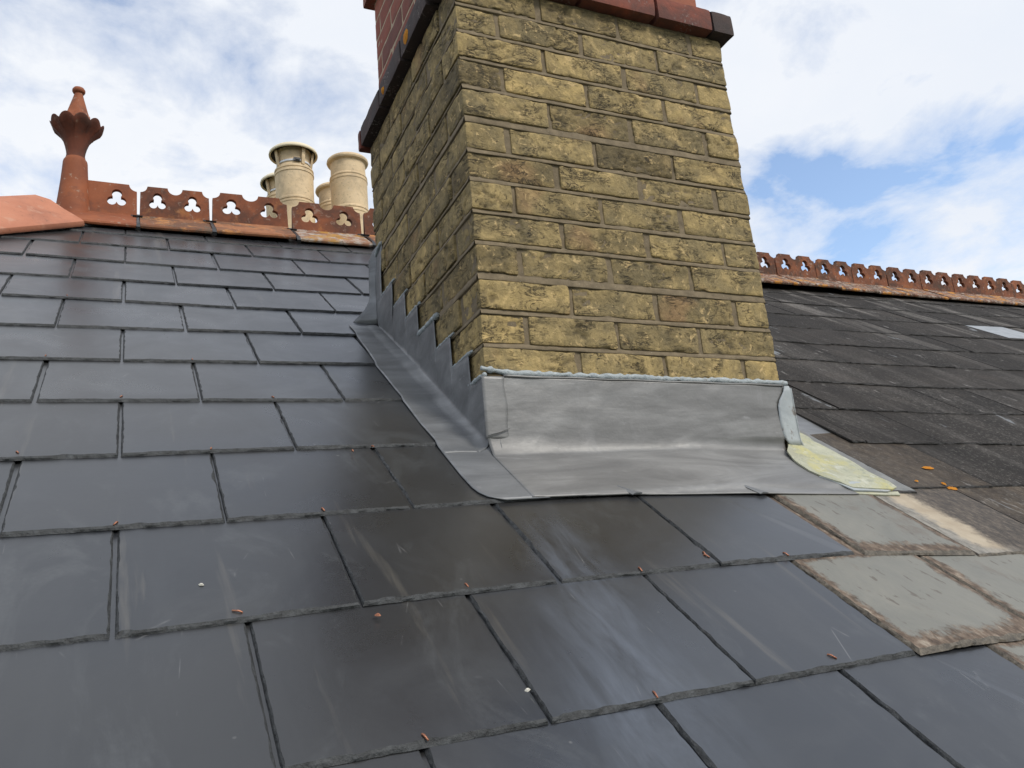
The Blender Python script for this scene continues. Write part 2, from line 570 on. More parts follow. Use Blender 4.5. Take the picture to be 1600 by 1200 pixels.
def mat_red_brick(name='red_brick', sooty=0.0):
    mt, k, b, obj, pos = material(name)
    at = k.n('ShaderNodeAttribute', attribute_name='tint')
    se = k.n('ShaderNodeSeparateColor', {0: at.outputs['Color']})
    base = k.ramp(se.outputs[0], [(0, (.045, .032, .030)), (.12, (.06, .038, .034)), (.2, (.17, .046, .030)), (.5, (.25, .062, .036)), (1, (.31, .10, .055))])
    n = k.noise(pos, 30, 6, .65)
    base = k.mix(k.ramp(n, [(.45, 0), (.8, .5)]), base, (.10, .045, .034))
    soot = k.noise(pos, 9, 6, .65, .4)
    lo = .5 - .28 * sooty
    base = k.mix(k.ramp(soot, [(lo, 0), (lo + .2, .3 + .65 * sooty)]), base, (.034, .028, .028))
    if sooty:
        w_ = k.math('MULTIPLY', k.ramp(k.noise(pos, 120, 4, .7), [(.56, 0), (.66, .8)]), k.ramp(k.noise(pos, 7, 3), [(.5, 0), (.6, 1)]))
        base = k.mix(w_, base, (.32, .29, .27))
    k.set(b, 'Base Color', base)
    k.set(b, 'Roughness', .85)
    bump(k, b, k.noise(pos, 90, 5, .65), .5, .003)
    return mt


def mat_lead(name='lead', c=(.20, .20, .20), dark=(.075, .078, .082), brushed=1.0, rough=.40):
    mt, k, b, obj, pos = material(name)
    st = k.noise(k.mapping(pos, (2.5, 9, 16), rot=(0, .05, 0)), 1.0, 7, .62, .7)
    cl = k.noise(pos, 5, 4, .55, .6)
    col = k.ramp(st, [(.28, dark), (.5, c), (.8, tuple(min(1, x * 1.7) for x in c))])
    col = k.mix(k.ramp(cl, [(.35, .0), (.7, .55)]), col, tuple(x * .62 for x in c))
    dr = k.ramp(k.noise(k.mapping(pos, (30, 30, 5)), 1.0, 5, .65, .4), [(.60, 0), (.74, .12)])
    col = k.mix(dr, col, (.40, .40, .41))
    sm = k.ramp(k.noise(k.mapping(pos, (3.2, 5, 15), (2.2, 0, .4), rot=(0, .08, 0)), 1.0, 6, .6, .6), [(.55, 0), (.74, .55)])
    col = k.mix(sm, col, tuple(x * .42 for x in c))
    wh = k.ramp(k.noise(k.mapping(pos, (9, 30, 60), rot=(0, .2, 0)), 1.0, 6, .7, .8), [(.62, 0), (.70, .25)])
    col = k.mix(wh, col, (.46, .46, .47))
    k.set(b, 'Base Color', col)
    k.set(b, 'Metallic', .25)
    k.set(b, 'Roughness', k.ramp(st, [(.3, rough + .12), (.7, rough - .03)]))
    bump(k, b, k.math('ADD', k.noise(pos, 17, 4, .55), k.math('MULTIPLY', k.noise(k.mapping(pos, (8, 40, 60)), 1.0, 4, .6), .2)), .42, .006)
    return mt


def mat_simple(name, c1, c2, scale=20, rough=.7, bumpst=.3, stretch=(1, 1, 1), extra=None, metallic=0, bd=.004, rnd=0):
    mt, k, b, obj, pos = material(name)
    v = obj
    oi = k.n('ShaderNodeObjectInfo')
    v = k.n('ShaderNodeVectorMath', operation='ADD', ins={0: obj, 1: k.math('MULTIPLY', oi.outputs['Random'], 37.0)}).outputs[0]
    n = k.noise(k.mapping(v, stretch), scale, 6, .65, .3)
    col = k.ramp(n, [(.3, c1), (.7, c2)])
    if rnd:
        col = k.mix(1.0, col, k.ramp(oi.outputs['Random'], [(0, (1 - rnd, 1 - rnd * 1.1, 1 - rnd * 1.1)), (1, (1 + rnd * .6, 1 + rnd * .6, 1 + rnd * .5))]), 'MULTIPLY')
    for (sc, lo, hi, amt, cc) in (extra or []):
        nn = k.noise(k.mapping(v, stretch, (sc * .37, 1.3, 2.1)), sc, 6, .68, .3)
        col = k.mix(k.ramp(nn, [(lo, 0), (hi, amt)]), col, cc)
    k.set(b, 'Base Color', col)
    k.set(b, 'Roughness', rough)
    k.set(b, 'Metallic', metallic)
    bump(k, b, k.noise(v, scale * 4, 5, .65), bumpst, bd)
    return mt


M = dict(
    slate=mat_new_slate(), edge=mat_slate_edge(), gedge=mat_slate_edge('weathered_slate_edge', (.10, .085, .065)),
    grey=mat_grey_slate(), old=mat_old_slate(), buff=mat_buff_slate(),
    oldedge=mat_slate_edge('old_slate_edge', (.022, .02, .019)),
    brick=mat_brick(), mortar=mat_mortar('brown_mortar', (.19, .148, .092)),
    rmortar=mat_mortar('cream_mortar', (.42, .33, .23)), red=mat_red_brick(), soot=mat_red_brick('sooty_red_brick', .45),
    lead=mat_lead('lead', (.222, .221, .217), (.138, .138, .137), rough=.43), leadb=mat_lead('side_lead', (.185, .192, .20), (.11, .115, .12), rough=.42),
    seal=mat_simple('pale_sealant', (.27, .31, .33), (.47, .51, .52), 45, .7, .8, extra=[(60, .58, .66, .6, (.20, .19, .17))]),
    palelead=mat_simple('pale_lead_strip', (.27, .30, .315), (.43, .465, .475), 14, .55, .35,
                        extra=[(30, .57, .64, .8, (.16, .13, .11)), (9, .52, .65, .5, (.40, .36, .31))]),
    slab=mat_simple('lichened_lead', (.32, .33, .24), (.48, .48, .37), 14, .85, .7,
                    extra=[(7, .47, .58, .7, (.48, .44, .17)), (16, .54, .62, .6, (.34, .33, .24)), (70, .56, .63, .6, (.25, .27, .22)), (22, .58, .66, .7, (.55, .56, .49))], bd=.008),
    terra=mat_simple('terracotta', (.125, .037, .016), (.27, .082, .030), 9, .8, .35,
                     extra=[(6, .46, .60, .85, (.085, .034, .020)), (40, .58, .66, .5, (.32, .24, .19)), (7, .57, .68, .7, (.42, .17, .05)), (14, .58, .68, .7, (.045, .032, .025))], rnd=.2),
    terrawing=mat_simple('rust_streaked_terracotta', (.22, .085, .038), (.40, .17, .075), 9, .85, .4,
                     extra=[(6, .46, .58, .85, (.13, .065, .038)), (9, .54, .62, .8, (.50, .22, .07)), (12, .56, .64, .75, (.11, .085, .06)), (50, .60, .68, .6, (.42, .38, .33))], rnd=.2),
    terralich=mat_simple('lichen_crusted_terracotta', (.20, .10, .06), (.33, .17, .10), 9, .9, .6,
                     extra=[(24, .47, .56, .85, (.44, .41, .36)), (9, .53, .60, .9, (.40, .20, .03)), (30, .56, .64, .7, (.10, .07, .05))]),
    terraold=mat_simple('mossy_terracotta', (.11, .042, .023), (.29, .098, .042), 10, .88, .5,
                        extra=[(8, .46, .58, .75, (.055, .032, .023)), (13, .56, .66, .55, (.34, .12, .035)), (60, .58, .66, .6, (.36, .28, .23)), (10, .60, .66, .5, (.09, .085, .06))], rnd=.3),
    wingold=mat_simple('lichened_terracotta', (.095, .046, .027), (.24, .088, .038), 14, .9, .6, stretch=(1, 1, 1),
                       extra=[(12, .47, .57, .8, (.085, .06, .043)), (30, .52, .60, .8, (.42, .35, .29)), (9, .55, .60, .95, (.46, .19, .02)), (70, .55, .63, .6, (.5, .44, .37))], rnd=.2),
    hip=mat_simple('salmon_terracotta', (.42, .155, .085), (.54, .225, .13), 5, .7, .2,
                   extra=[(6, .48, .62, .5, (.30, .12, .075)), (18, .55, .66, .4, (.55, .36, .26)), (60, .60, .68, .6, (.18, .09, .06))]),
    finial=mat_simple('finial_terracotta', (.20, .056, .021), (.34, .104, .038), 7, .75, .3,
                      extra=[(34, .60, .66, .55, (.42, .33, .25)), (9, .54, .66, .6, (.13, .05, .03))]),
    cup=mat_simple('shaded_grimy_terracotta', (.085, .028, .016), (.17, .05, .025), 9, .85, .35,  # darker than the cone: underside shade painted into the colour, plus grime
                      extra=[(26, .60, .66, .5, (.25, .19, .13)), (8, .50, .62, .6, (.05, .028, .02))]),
    pot=mat_simple('buff_clay', (.62, .46, .27), (.80, .62, .39), 4, .75, .25,
                   extra=[(7, .50, .66, .5, (.36, .28, .18)), (35, .62, .68, .6, (.16, .12, .08)), (13, .55, .7, .4, (.60, .50, .36)), (4, .5, .64, .4, (.40, .32, .22)), (50, .60, .66, .5, (.22, .17, .12))], bd=.006),
    potcap=mat_simple('pale_cap', (.74, .64, .44), (.82, .73, .54), 8, .6, .1),
    strap=mat_simple('steel_strap', (.60, .62, .66), (.8, .82, .85), 30, .4, .1, metallic=.3),
    black=mat_simple('black_plastic', (.012, .012, .013), (.03, .03, .032), 20, .35, .2),
    copper=mat_simple('copper', (.26, .10, .06), (.55, .25, .15), 90, .38, .4, metallic=.6),
    white=mat_simple('pale_chip', (.5, .48, .42), (.72, .70, .62), 40, .8, .3),
    orange=mat_simple('orange_lichen', (.50, .17, .01), (.70, .30, .02), 60, .95, .9, bd=.006, extra=[(90, .6, .7, .6, (.25, .10, .02))]),
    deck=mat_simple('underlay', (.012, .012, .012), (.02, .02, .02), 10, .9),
    timber=mat_simple('old_batten', (.10, .07, .045), (.20, .15, .10), 12, .9, .4, stretch=(1, 8, 8)),
    wall=mat_simple('wall_brick_plain', (.22, .17, .09), (.33, .26, .15), 8, .9, .4),
    ground=mat_simple('ground_grass', (.04, .06, .025), (.07, .09, .04), .3, .95, .2),
)

# ------------------------------------------------------------------ ground and house walls
g = MB()
g.grid(np.array([[(x, y, -7.0) for y in np.linspace(-1500, 1500, 9)] for x in np.linspace(-1500, 1500, 9)]), flip=True)
o = g.build('ground', M['ground'], loc=(0, 0, -7.0))
o['kind'] = 'structure'
APX = 2.42
APEX = roof(-.5, APX)
YR, ZR = float(APEX[1]), float(APEX[2])
EAVE = -2.62
ye, ze = EAVE * CP, RZ + EAVE * SP
house = thing('house_wall', 'yellow brick house walls carrying the slate roofs', 'house', (2.0, YR, -7.0))
b_ = MB()
b_.box((-1.15, ye + .25, -7.0), (7.8, 2 * YR - ye - .25, ze - .05))
b_.build('wall', M['wall'], house)

# ------------------------------------------------------------------ slates
T_ = .0054
G = .2591
AL = .0212
LEN = .60
XG = -.67366
WS = .2930
ROWS = {-7: -2.556, -6: -2.297, -5: -2.038, -4: -1.778, -3: -1.519, -2: -1.260, -1: -1.000, 0: -.739, 1: -.480, 2: -.223, 3: .032, 4: .288,
        5: .545, 6: .807, 7: 1.070, 8: 1.328, 9: 1.597, 10: 1.872, 11: 2.118}
RSLOPE = {1: [(-.675, -.488), (-.376, -.479), (-.083, -.475), (.205, -.476), (.488, -.483), (.78, -.499)],
          2: [(-.95, -.232), (-.528, -.227), (-.231, -.221), (-.013, -.212), (.8, -.223)],
          3: [(-.96, .018), (-.674, .024), (-.38, .035), (0, .035)],
          7: [(-.94, 1.094), (-.672, 1.083), (-.384, 1.063), (-.094, 1.06), (.1, 1.06), (.5, 1.066)],
          8: [(-.817, 1.349), (-.526, 1.329), (-.24, 1.318), (.05, 1.319), (.5, 1.327)],
          9: [(-.969, 1.642), (-.67, 1.61), (-.384, 1.587), (-.093, 1.577), (.6, 1.597)],
          10: [(-.816, 1.906), (-.523, 1.888), (-.234, 1.872), (.054, 1.848), (.7, 1.868)],
          11: [(-.95, 2.15), (-.665, 2.129), (-.376, 2.104), (-.05, 2.10), (.6, 2.118)]}


def row_s(j, x):
    if j in RSLOPE:
        a = np.array(RSLOPE[j])
        return float(np.interp(x, a[:, 0], a[:, 1]))
    return ROWS[j]


def slate_top(s, s_tail):
    return T_ - AL * (s - s_tail)


def slate(mb, x0, x1, sl_, sr, detail=2, tilt=0.0, lift=0.0, tint=.5, g=.0, b=.0, ins=.0050, jag=.0022, mats=(0, 1), head=LEN, sins=None, thick=None):
    """one slate: tail corners (x0,sl_) (x1,sr); dressed, chipped tail and side edges"""
    t = thick or T_
    nt = {2: 64, 1: 24, 0: 6}[detail]
    ns = {2: 44, 1: 14, 0: 4}[detail]
    seed = random.random() * 100
    if detail == 0:
        ins, jag = .004, .0
    # outline, counter-clockwise seen from above: tail left->right, right side up, head right->left, left side down
    pts, nin = [], []
    for i in range(nt):
        f = i / nt
        pts.append((x0 + (x1 - x0) * f, sl_ + (sr - sl_) * f)); nin.append((0, 1))
    for i in range(ns):
        f = i / ns * .36 / head if True else 0
        pts.append((x1, sr + head * f)); nin.append((-1, 0))
    pts.append((x1, sr + head)); nin.append((-1, 0))
    pts.append((x0, sl_ + head)); nin.append((1, 0))
    for i in range(ns):
        f = (1 - i / ns) * .36 / head
        pts.append((x0, sl_ + head * f)); nin.append((1, 0))
    P = np.array(pts)
    NI = np.array(nin, float)
    # corner normals
    NI[0] = (1, 1); NI[nt] = (-1, 1)
    P3 = np.concatenate([P, np.full((len(P), 1), seed)], 1)
    j1 = fbm(P3, 70, 3, 1) * jag
    j2 = fbm(P3, 55, 3, 5) * jag * 1.0
    j3 = (np.abs(vnoise(P3, 45, 9)) ** 2) * jag * 1.6
    tailm = (np.abs(NI[:, 1]) > .5)
    insv = np.where(tailm, ins, sins if sins is not None else ins * .62)
    jg = np.where(tailm, 1.0, .75 if sins is None else .2)
    siv = sins if sins is not None else ins * .62

    def inset(k_, wob):
        # shrink the outline so that no point folds past its corner
        mx, my = siv * k_, ins * k_
        fx = (P[:, 0] - x0) / (x1 - x0)
        tl = sl_ + (sr - sl_) * fx
        fy = (P[:, 1] - tl) / head
        X = x0 + mx + fx * (x1 - x0 - 2 * mx)
        Y = tl + my + fy * (head - my)
        Q_ = np.stack([X, Y], 1)
        NS = NI.copy()
        NS[0] = (.5, .5)
        NS[nt] = (-.5, .5)
        return Q_ + NS * np.clip(wob * jg, -.8 * my * (k_ < 1) - .0006, .02)[:, None]
    low = inset(0, np.maximum(j1, 0) * .6)
    mid = inset(.45, j2 * .8 + j3 * .5)
    top = inset(1.0, np.maximum(j2 + j3, -.0012))
    # the head and hidden part stay plain
    tails = np.interp(P[:, 0], [x0, x1], [sl_, sr])

    def hgt(Q, dz):
        tl = np.interp(Q[:, 0], [x0, x1], [sl_, sr])
        f = (Q[:, 0] - x0) / (x1 - x0) - .5
        return (t + dz) - AL * (Q[:, 1] - tl) + lift * (1 - (Q[:, 1] - tl) / head) + tilt * f
    n = len(P)
    V = np.concatenate([roof(low[:, 0], low[:, 1], hgt(low, -t)), roof(mid[:, 0], mid[:, 1], hgt(mid, -t * .45 + 0 * j2) + j1 * .3),
                        roof(top[:, 0], top[:, 1], hgt(top, 0))])
    UV = np.concatenate([low, mid, top])
    UV = np.stack([(UV[:, 0] - x0) / (x1 - x0), (UV[:, 1] - np.interp(UV[:, 0], [x0, x1], [sl_, sr])) / G], 1)
    F, mi = [], []
    for a in (0, 1):
        for i in range(n):
            q = (a * n + i, a * n + (i + 1) % n, (a + 1) * n + (i + 1) % n, (a + 1) * n + i)
            F.append(q)
    cq = np.array([[(x0 + x1) / 2, (sl_ + sr) / 2 + head * .5]])
    V = np.concatenate([V, roof(cq[:, 0], cq[:, 1], hgt(cq, 0))])
    UV = np.concatenate([UV, [[.5, head * .5 / G]]])
    attr = np.tile((tint, g, b), (3 * n + 1, 1))
    mb.add(V, F, mats[1], attr, UV)
    o_ = mb.n - 3 * n - 1
    for i in range(n):
        mb.f.append((o_ + 2 * n + i, o_ + 2 * n + (i + 1) % n, o_ + 3 * n))
        mb.mi.append(mats[0])


def hipx(s):
    return -.87 - (APX - s) * CP


new = thing('slate_roof', 'smooth dark grey new slate roof filling the foreground and left side', 'roof', (-.5, ye, ze))
oldr = thing('old_slate_roof', 'rough blackened old slate roof speckled with lichen right of the chimney', 'roof', (3.5, ye, ze))
mbn, mbo, greys = MB(), MB(), []

for j in range(-7, 12):
    odd = j % 2 != 0
    for i in range(-9, 28):
        xi = XG + WS * (i + (0 if odd else -.5))   # left edge of the slate
        xa, xb = xi, xi + WS
        s0 = row_s(j, max(-1.2, xa))
        s1 = row_s(j, max(-1.2, xb))
        jl = random.uniform(-.002, .002)
        # hip cut on the left
        hx = hipx(s0 + .13)
        if xb < hx - .12:
            continue
        half = .0019 if (xa < .32 or j < 2) else .0005
        a, b2 = xa + half + jl, xb - half + jl
        # the region left of the chimney belongs to the new roof, right of it to the old one
        bound = {1: XG + WS * 4, 0: XG + WS * 3.5, -1: XG + WS * 4, -2: XG + WS * 3.5, 2: XG + WS * 3.5}.get(j, XG + WS * (4 if odd else 3.5))
        if j >= 3:
            if xa > -.02 and s0 < .93 and xb < .99 + .02 and s0 > .03:
                if s0 < .90 and xa > .0 and xb < .9:
                    continue          # wholly under the chimney
            isnew = xa < .32
        else:
            isnew = xa < bound - .05
        # skip slates hidden in the chimney
        near = (s0 < 1.2 and -1.2 < xa < 1.2)
        det = 2 if (near and j >= -1) else (1 if (j >= 3 and xa < 2.5) or j >= -1 else 0)
        if j < -3:
            det = 0
        tl, lf = random.uniform(-.0012, .0012), random.uniform(0, .0011)
        tn = min(1, max(0, random.gauss(.45, .32)))
        if isnew:
            if j >= 3 and s0 < .86 and b2 > -.005:
                b2 = min(b2, .004)
            if b2 - a < .02:
                continue
            if j == 3 and abs(xa - (XG + WS * 2)) < .01:
                lf = .0012
            slate(mbn, a, b2, s0, s1, det, tl, lf, tn)
        else:
            if j in (1, 0, -1, -2) and j > -3 and not (j == 1 and xa > XG + WS * 5 + .02) and not (j == 0 and xa > XG + WS * 5.4) and not (xa > 1.1):
                if j == 1 and xa > XG + WS * 5 - .02:
                    mbx = MB()
                    slate(mbx, a, b2, s0 - .012, s1 - .012, 2, .002, .002, .5, mats=(0, 1), jag=.0026)
                    greys.append((mbx, M['buff'], 'buff and brown stained slate below the lichened lead slab'))
                else:
                    mbx = MB()
                    if j == 1:
                        a += .014
                    slate(mbx, a, b2, s0 - .004, s1 - .006, 2, .002, .003, .5, mats=(0, 1), jag=.0030, ins=.008)
                    greys.append((mbx, M['grey'], None))
            elif j == 2 and xa < .9:
                if xa > .6:
                    a = .80
                slate(mbo, a, b2, s0 - (.02 if xa > .6 else -.004), s1 - (.024 if xa > .6 else -.004), det, tl, lf, .7, .85 if xa > .6 else .3, .5, mats=(0, 1))
            else:
                if j >= 3 and s0 < .86 and a < .775:
                    a = .775
                if j == 3:
                    if b2 < 1.0:
                        continue
                    a = max(a, 1.03)
                if b2 - a < .02:
                    continue
                rj = random.uniform(-.006, .006)
                bb = 0
                if j == 1 and xa < 1.4:
                    bb = .45
                if j == 2 and xa < 1.15:
                    bb = .35
                rx = random.uniform(-.012, .012)
                slate(mbo, a, b2, s0 + rj, s1 + rj + random.uniform(-.005, .005), max(det, 1) if j > -3 else 0, tl * 2, lf * 2.5, random.random(), 0, bb,
                      mats=(0, 1), ins=.0022, jag=.0026, thick=.0050, sins=.0004 if random.random() < .65 else .0015)

mbn.build('slate_covering', [M['slate'], M['edge']], new, label='smooth dark blue grey slates with chipped edges')
mbo.build('slate_covering', [M['old'], M['oldedge']], oldr, label='rough blackened slates with pale worn streaks')
for mbx, mt, lab in greys:
    o = mbx.build('weathered_slate', [mt, M['gedge']], oldr)
    o['label'] = lab or 'pale grey slate with a brown crusted border'

# boarding below the slates, verge and back slope
dk = MB()
XL, XR_ = -.87 - (APX - EAVE) * CP, 7.6
xs = np.concatenate([[-.87], np.linspace(-.5, 7.6, 30)])
ss = np.linspace(EAVE, APX, 16)
dk.grid(np.array([[roof(max(x, -.87) if x > -.87 else hipx(s), s, -.016) for s in ss] for x in np.concatenate([[-.88], xs])]))
dk.build('underlay', M['deck'], new)
bk = MB()
Gd = []
for j in range(0, 19):
    s_a = APX - G * j
    s_b = s_a - G
    for (sa, lift) in ((s_a, 0.0), (s_b, .012)):
        Gd.append([(x, YR + (APX - sa) * CP, ZR - (APX - sa) * SP + lift) for x in (-.87 - (APX - sa) * CP * 1.0, 2.0, 7.6)])
bk.grid(np.array(Gd), flip=True)
bk.build('back_slope', M['old'], oldr)
hp = MB()
Gd = []
for j in range(0, 19):
    for (kk, lift) in ((j, 0.0), (j + 1, .012)):
        d = G * kk * CP
        Gd.append([(-.87 - d, YR - d, ZR - d * math.tan(PITCH) + lift), (-.87 - d, YR + d, ZR - d * math.tan(PITCH) + lift)])
hp.grid(np.array(Gd))
hp.build('hip_slope', M['slate'], new)

# copper rivet tails, one near the tail of each slate
RV = [(-.531, -.47), (-.378, -.725), (-.23, -.458), (-.087, -.724), (.198, -.437), (.1935, -.446), (.056, -.463), (.346, -.464), (.204, -.714),
      (-.381, -.209), (-.673, -.216), (-.526, .04), (-.824, .045), (-.671, .307), (-.385, .303), (-.239, .03), (-.822, .564), (-.528, .555),
      (-.815, 1.11), (-.281, .012)]
for (x, s) in RV:
    ang = random.uniform(.9, 1.9) if x > -.5 else random.uniform(.2, 2.6)
    if (x, s) == (-.531, -.47):
        ang = 3.6
    L = random.uniform(.009, .0125) if s < -.1 else .007
    dx, ds = math.cos(-ang) * L, math.sin(-ang) * L
    jt = [v for v in ROWS.values() if v <= s + .02]
    h = slate_top(s, max(jt)) + .0012
    rb = MB()
    pts = [roof(x - dx * .1, s - ds * .1, h - .004), roof(x, s, h + .0004), roof(x + dx * .3, s + ds * .3, h + .0013), roof(x + dx, s + ds, h + .0003)]
    rb.tube(pts, [.0009, .0012, .0013, .0011], 6)
    o = rb.build('copper_rivet', M['copper'], new, smooth=True)
    # dark drilled hole beside it
for nm, (x, s), r, mt in [('slate_chip', (-.369, -.509), .005, 'copper'), ('slate_chip', (-.237, -.685), .0045, 'white'), ('slate_chip', (-.573, -.397), .0045, 'white')]:
    cb = MB()
    h = slate_top(s, row_s(1 if s > -.6 else 0, x)) + .001
    base = np.array([(math.cos(a) * r * random.uniform(.6, 1.2), math.sin(a) * r * random.uniform(.4, .8)) for a in np.linspace(0, 5.4, 7)])
    V = [roof(x + p[0], s + p[1], h) for p in base] + [roof(x + p[0] * .5, s + p[1] * .5, h + .002) for p in base]
    cb.add(V, [(i, (i + 1) % 7, 7 + (i + 1) % 7, 7 + i) for i in range(7)] + [tuple(range(7, 14))])
    o = cb.build(nm, M[mt], loc=tuple(roof(x, s, h)))
    o['category'] = 'debris'
    o['label'] = {0: 'small pale brown chip lying at the top of a front slate', 1: 'tiny whitish chip lodged in the joint right of a front slate', 2: 'tiny pale flake lying on the slate left of the chip'}[[-.369, -.237, -.573].index(x)]

# orange lichen on the old slates, a newer blue-grey slate
for (x, s, rx, ry) in [(1.12, -.122, .018, .007), (1.076, -.227, .016, .008), (1.062, -.214, .005, .007), (.989, -.198, .005, .003)]:
    lb = MB()
    n = 22
    hh = slate_top(s, -.245 if s > -.22 else -.5) + .0035
    V = [roof(x, s, hh + .0022)]
    for rr, dz in ((.55, .0022), (1.0, 0.0)):
        for i in range(n):
            a = 2 * math.pi * i / n
            f = rr * (1 + .35 * vnoise(np.array([math.cos(a) * 2, math.sin(a) * 2, x * 50]), 1.5))
            V.append(roof(x + rx * f * math.cos(a), s + ry * f * math.sin(a), hh + dz * random.uniform(.5, 1.3)))
    F = [(0, 1 + i, 1 + (i + 1) % n) for i in range(n)] + [(1 + i, 1 + n + i, 1 + n + (i + 1) % n, 1 + (i + 1) % n) for i in range(n)]
    lb.add(V, F)
    lb.build('lichen_patch', M['orange'], oldr, smooth=True, label='bright orange lichen patch')
pb = MB()
slate(pb, 3.47, 3.80, 1.330, 1.322, 1, 0, .005, .9)
mt, k, b, obj, pos = material('blue_grey_slate')
k.set(b, 'Base Color', k.ramp(k.noise(pos, 20, 5, .6), [(.3, (.22, .24, .26)), (.7, (.33, .35, .37))]))
k.set(b, 'Roughness', .5)
pb.build('replacement_slate', [mt, M['oldedge']], oldr, label='pale blue grey replacement slate near the right edge')

# lead soaker and stacked strips beside the flashing
sk = MB()
sk.grid(np.array([[roof(x, s, -.004 + slate_top(s, -.24) * .0 + .002) for x in np.linspace(.775, 1.05, 8)] for s in np.linspace(-.02, .30, 10)]), flip=True)
sk.build('lead_soaker', M['leadb'], oldr, smooth=True, label='smooth grey lead soaker exposed beside the old slates')

# ------------------------------------------------------------------ chimney
chimney = thing('chimney', 'tall yellow stock brick chimney with red brick top rising from the slates', 'chimney', tuple(chim([(.39, 0, -.16)])[0]))


def brick_geo(mb, c0, c1, steps, tint, r=.0048, amp=.0020, crack=.0050, mat=0, off=None):
    c0, c1 = np.array(c0, float), np.array(c1, float)
    off = random.random() if off is None else off
    dim = c1 - c0
    axs = []
    for a in range(3):
        st = steps[a]
        if hasattr(st, '__len__'):
            ax = np.array(st, float) * dim[a]
        else:
            nn = max(2, int(round(dim[a] / st)) + 1)
            ax = np.linspace(0, dim[a], nn)
        axs.append(c0[a] + ax)
    for a in range(3):
        u, v = [q for q in range(3) if q != a]
        for side in (0, 1):
            U, Vv = np.meshgrid(axs[u], axs[v], indexing='ij')
            P = np.zeros(U.shape + (3,))
            P[..., u] = U
            P[..., v] = Vv
            P[..., a] = (c0, c1)[side][a]
            rr = r * (1 + .6 * vnoise(P, 30, off * 50))[..., None]
            q = np.minimum(np.maximum(P, c0 + rr), c1 - rr)
            d = P - q
            nd = d / (np.linalg.norm(d, axis=-1, keepdims=True) + 1e-9)
            Ps = P + off * 13.7
            big = fbm(Ps, 22, 3, 3) * amp
            Q = Ps * np.array([1, 1, 2.6])
            rid = 1 - np.abs(fbm(Q + .006 * np.stack([vnoise(Q, 40, 2)] * 3, -1), 17, 4, 8)) * 2.6
            msk = np.clip(vnoise(Ps, 14, 21) * 1.6 + .25, 0, 1)
            cr_ = np.clip(rid - .55, 0, 1) / .45 * msk
            pit = np.clip(vnoise(Ps, 120, 31) - .62, 0, 1) * 1.6
            disp = big - crack * cr_ - .003 * pit
            X = q + nd * (rr + disp[..., None])
            flip = (side == 1) ^ (a == 1)
            dirt = np.clip(cr_ * 1.25 + pit * 1.2, 0, 1)
            at = np.stack([np.full(dirt.shape, tint), dirt, np.full(dirt.shape, off)], -1)
            mb.grid(chim(X), mat, at.reshape(-1, 3), flip=not flip)


D_ = .777
st_f = .0052
jt = {0: .012, 3: .017, 8: .019}
yb, cornery = MB(), []
EVEN = [(0, .2155), (.2265, .4405), (.4515, .665), (.677, .777)]
ODD = [(0, .100), (.1115, .326), (.337, .5515), (.5625, .777)]


def zr(kk):
    z0 = ZC[kk] + jt.get(kk, .011) / 2
    z1 = ZC[kk + 1] - jt.get(kk + 1, .011) / 2
    return z0, z1


thin = [0, .07, .3, 1]
for kk in range(-4, 13):
    if kk >= 0:
        z0, z1 = zr(kk)
    else:
        z0, z1 = ZC[0] + .073 * kk + .006, ZC[0] + .073 * (kk + 1) - .006
    even = kk % 2 == 0
    fr = EVEN if even else ODD
    low = kk < 0
    for n_, (a, b2) in enumerate(fr):
        jx = random.uniform(-.003, .003)
        tint = min(1, max(0, random.gauss(.55, .22)))
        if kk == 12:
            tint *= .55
        if kk == 8 and n_ == 1:
            tint = .15
        a2 = a + (jx if n_ > 0 else random.uniform(-.002, .003))
        b3 = b2 + (jx if n_ < 3 else random.uniform(-.005, .003))
        first, last = n_ == 0, n_ == 3
        y0 = random.uniform(-.002, .002)
        ydepth = (.102 if (b2 - a) > .15 else .2155) if (first or last) else .09
        sx = st_f if not low else .03
        stepz = st_f if not low else .03
        sy = (.006 if first else .012) if (first or last) else thin
        if low:
            sy = .03
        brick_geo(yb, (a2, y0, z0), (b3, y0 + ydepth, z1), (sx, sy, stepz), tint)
    # left and right side bricks behind the corner bricks
    for sidex in (0, 1):
        y = .2155 + .011 if not even and sidex == 0 else .102 + .011
        if sidex == 1:
            y = .2155 + .011 if even else .102 + .011
        while y < D_ - .02:
            y2 = min(y + .2145, D_)
            x0_, x1_ = (random.uniform(-.003, .002), .09) if sidex == 0 else (W - .09, W + random.uniform(-.003, .003))
            stp = .0062 if (sidex == 0 and not low) else .025
            tint = min(1, max(0, random.gauss(.36, .16)))  # side bricks tinted darker, shade and grime both put into the colour
            if sidex == 0 and kk in (3, 4, 5, 6) and random.random() < .4:
                tint = .85
            brick_geo(yb, (x0_, y, z0), (x1_, y2, z1), (thin, stp, stp) if sidex == 0 else (thin[::-1] and [0, .7, .93, 1], stp, stp), tint)
            y = y2 + .011
    # back
    x = .1
    while x < W - .1:
        brick_geo(yb, (x, D_ - .09, z0), (min(x + .2145, W - .1), D_, z1), (.03, .05, .03), .4)
        x += .2255
o = yb.build('brick_stack', M['brick'], chimney, smooth=True)

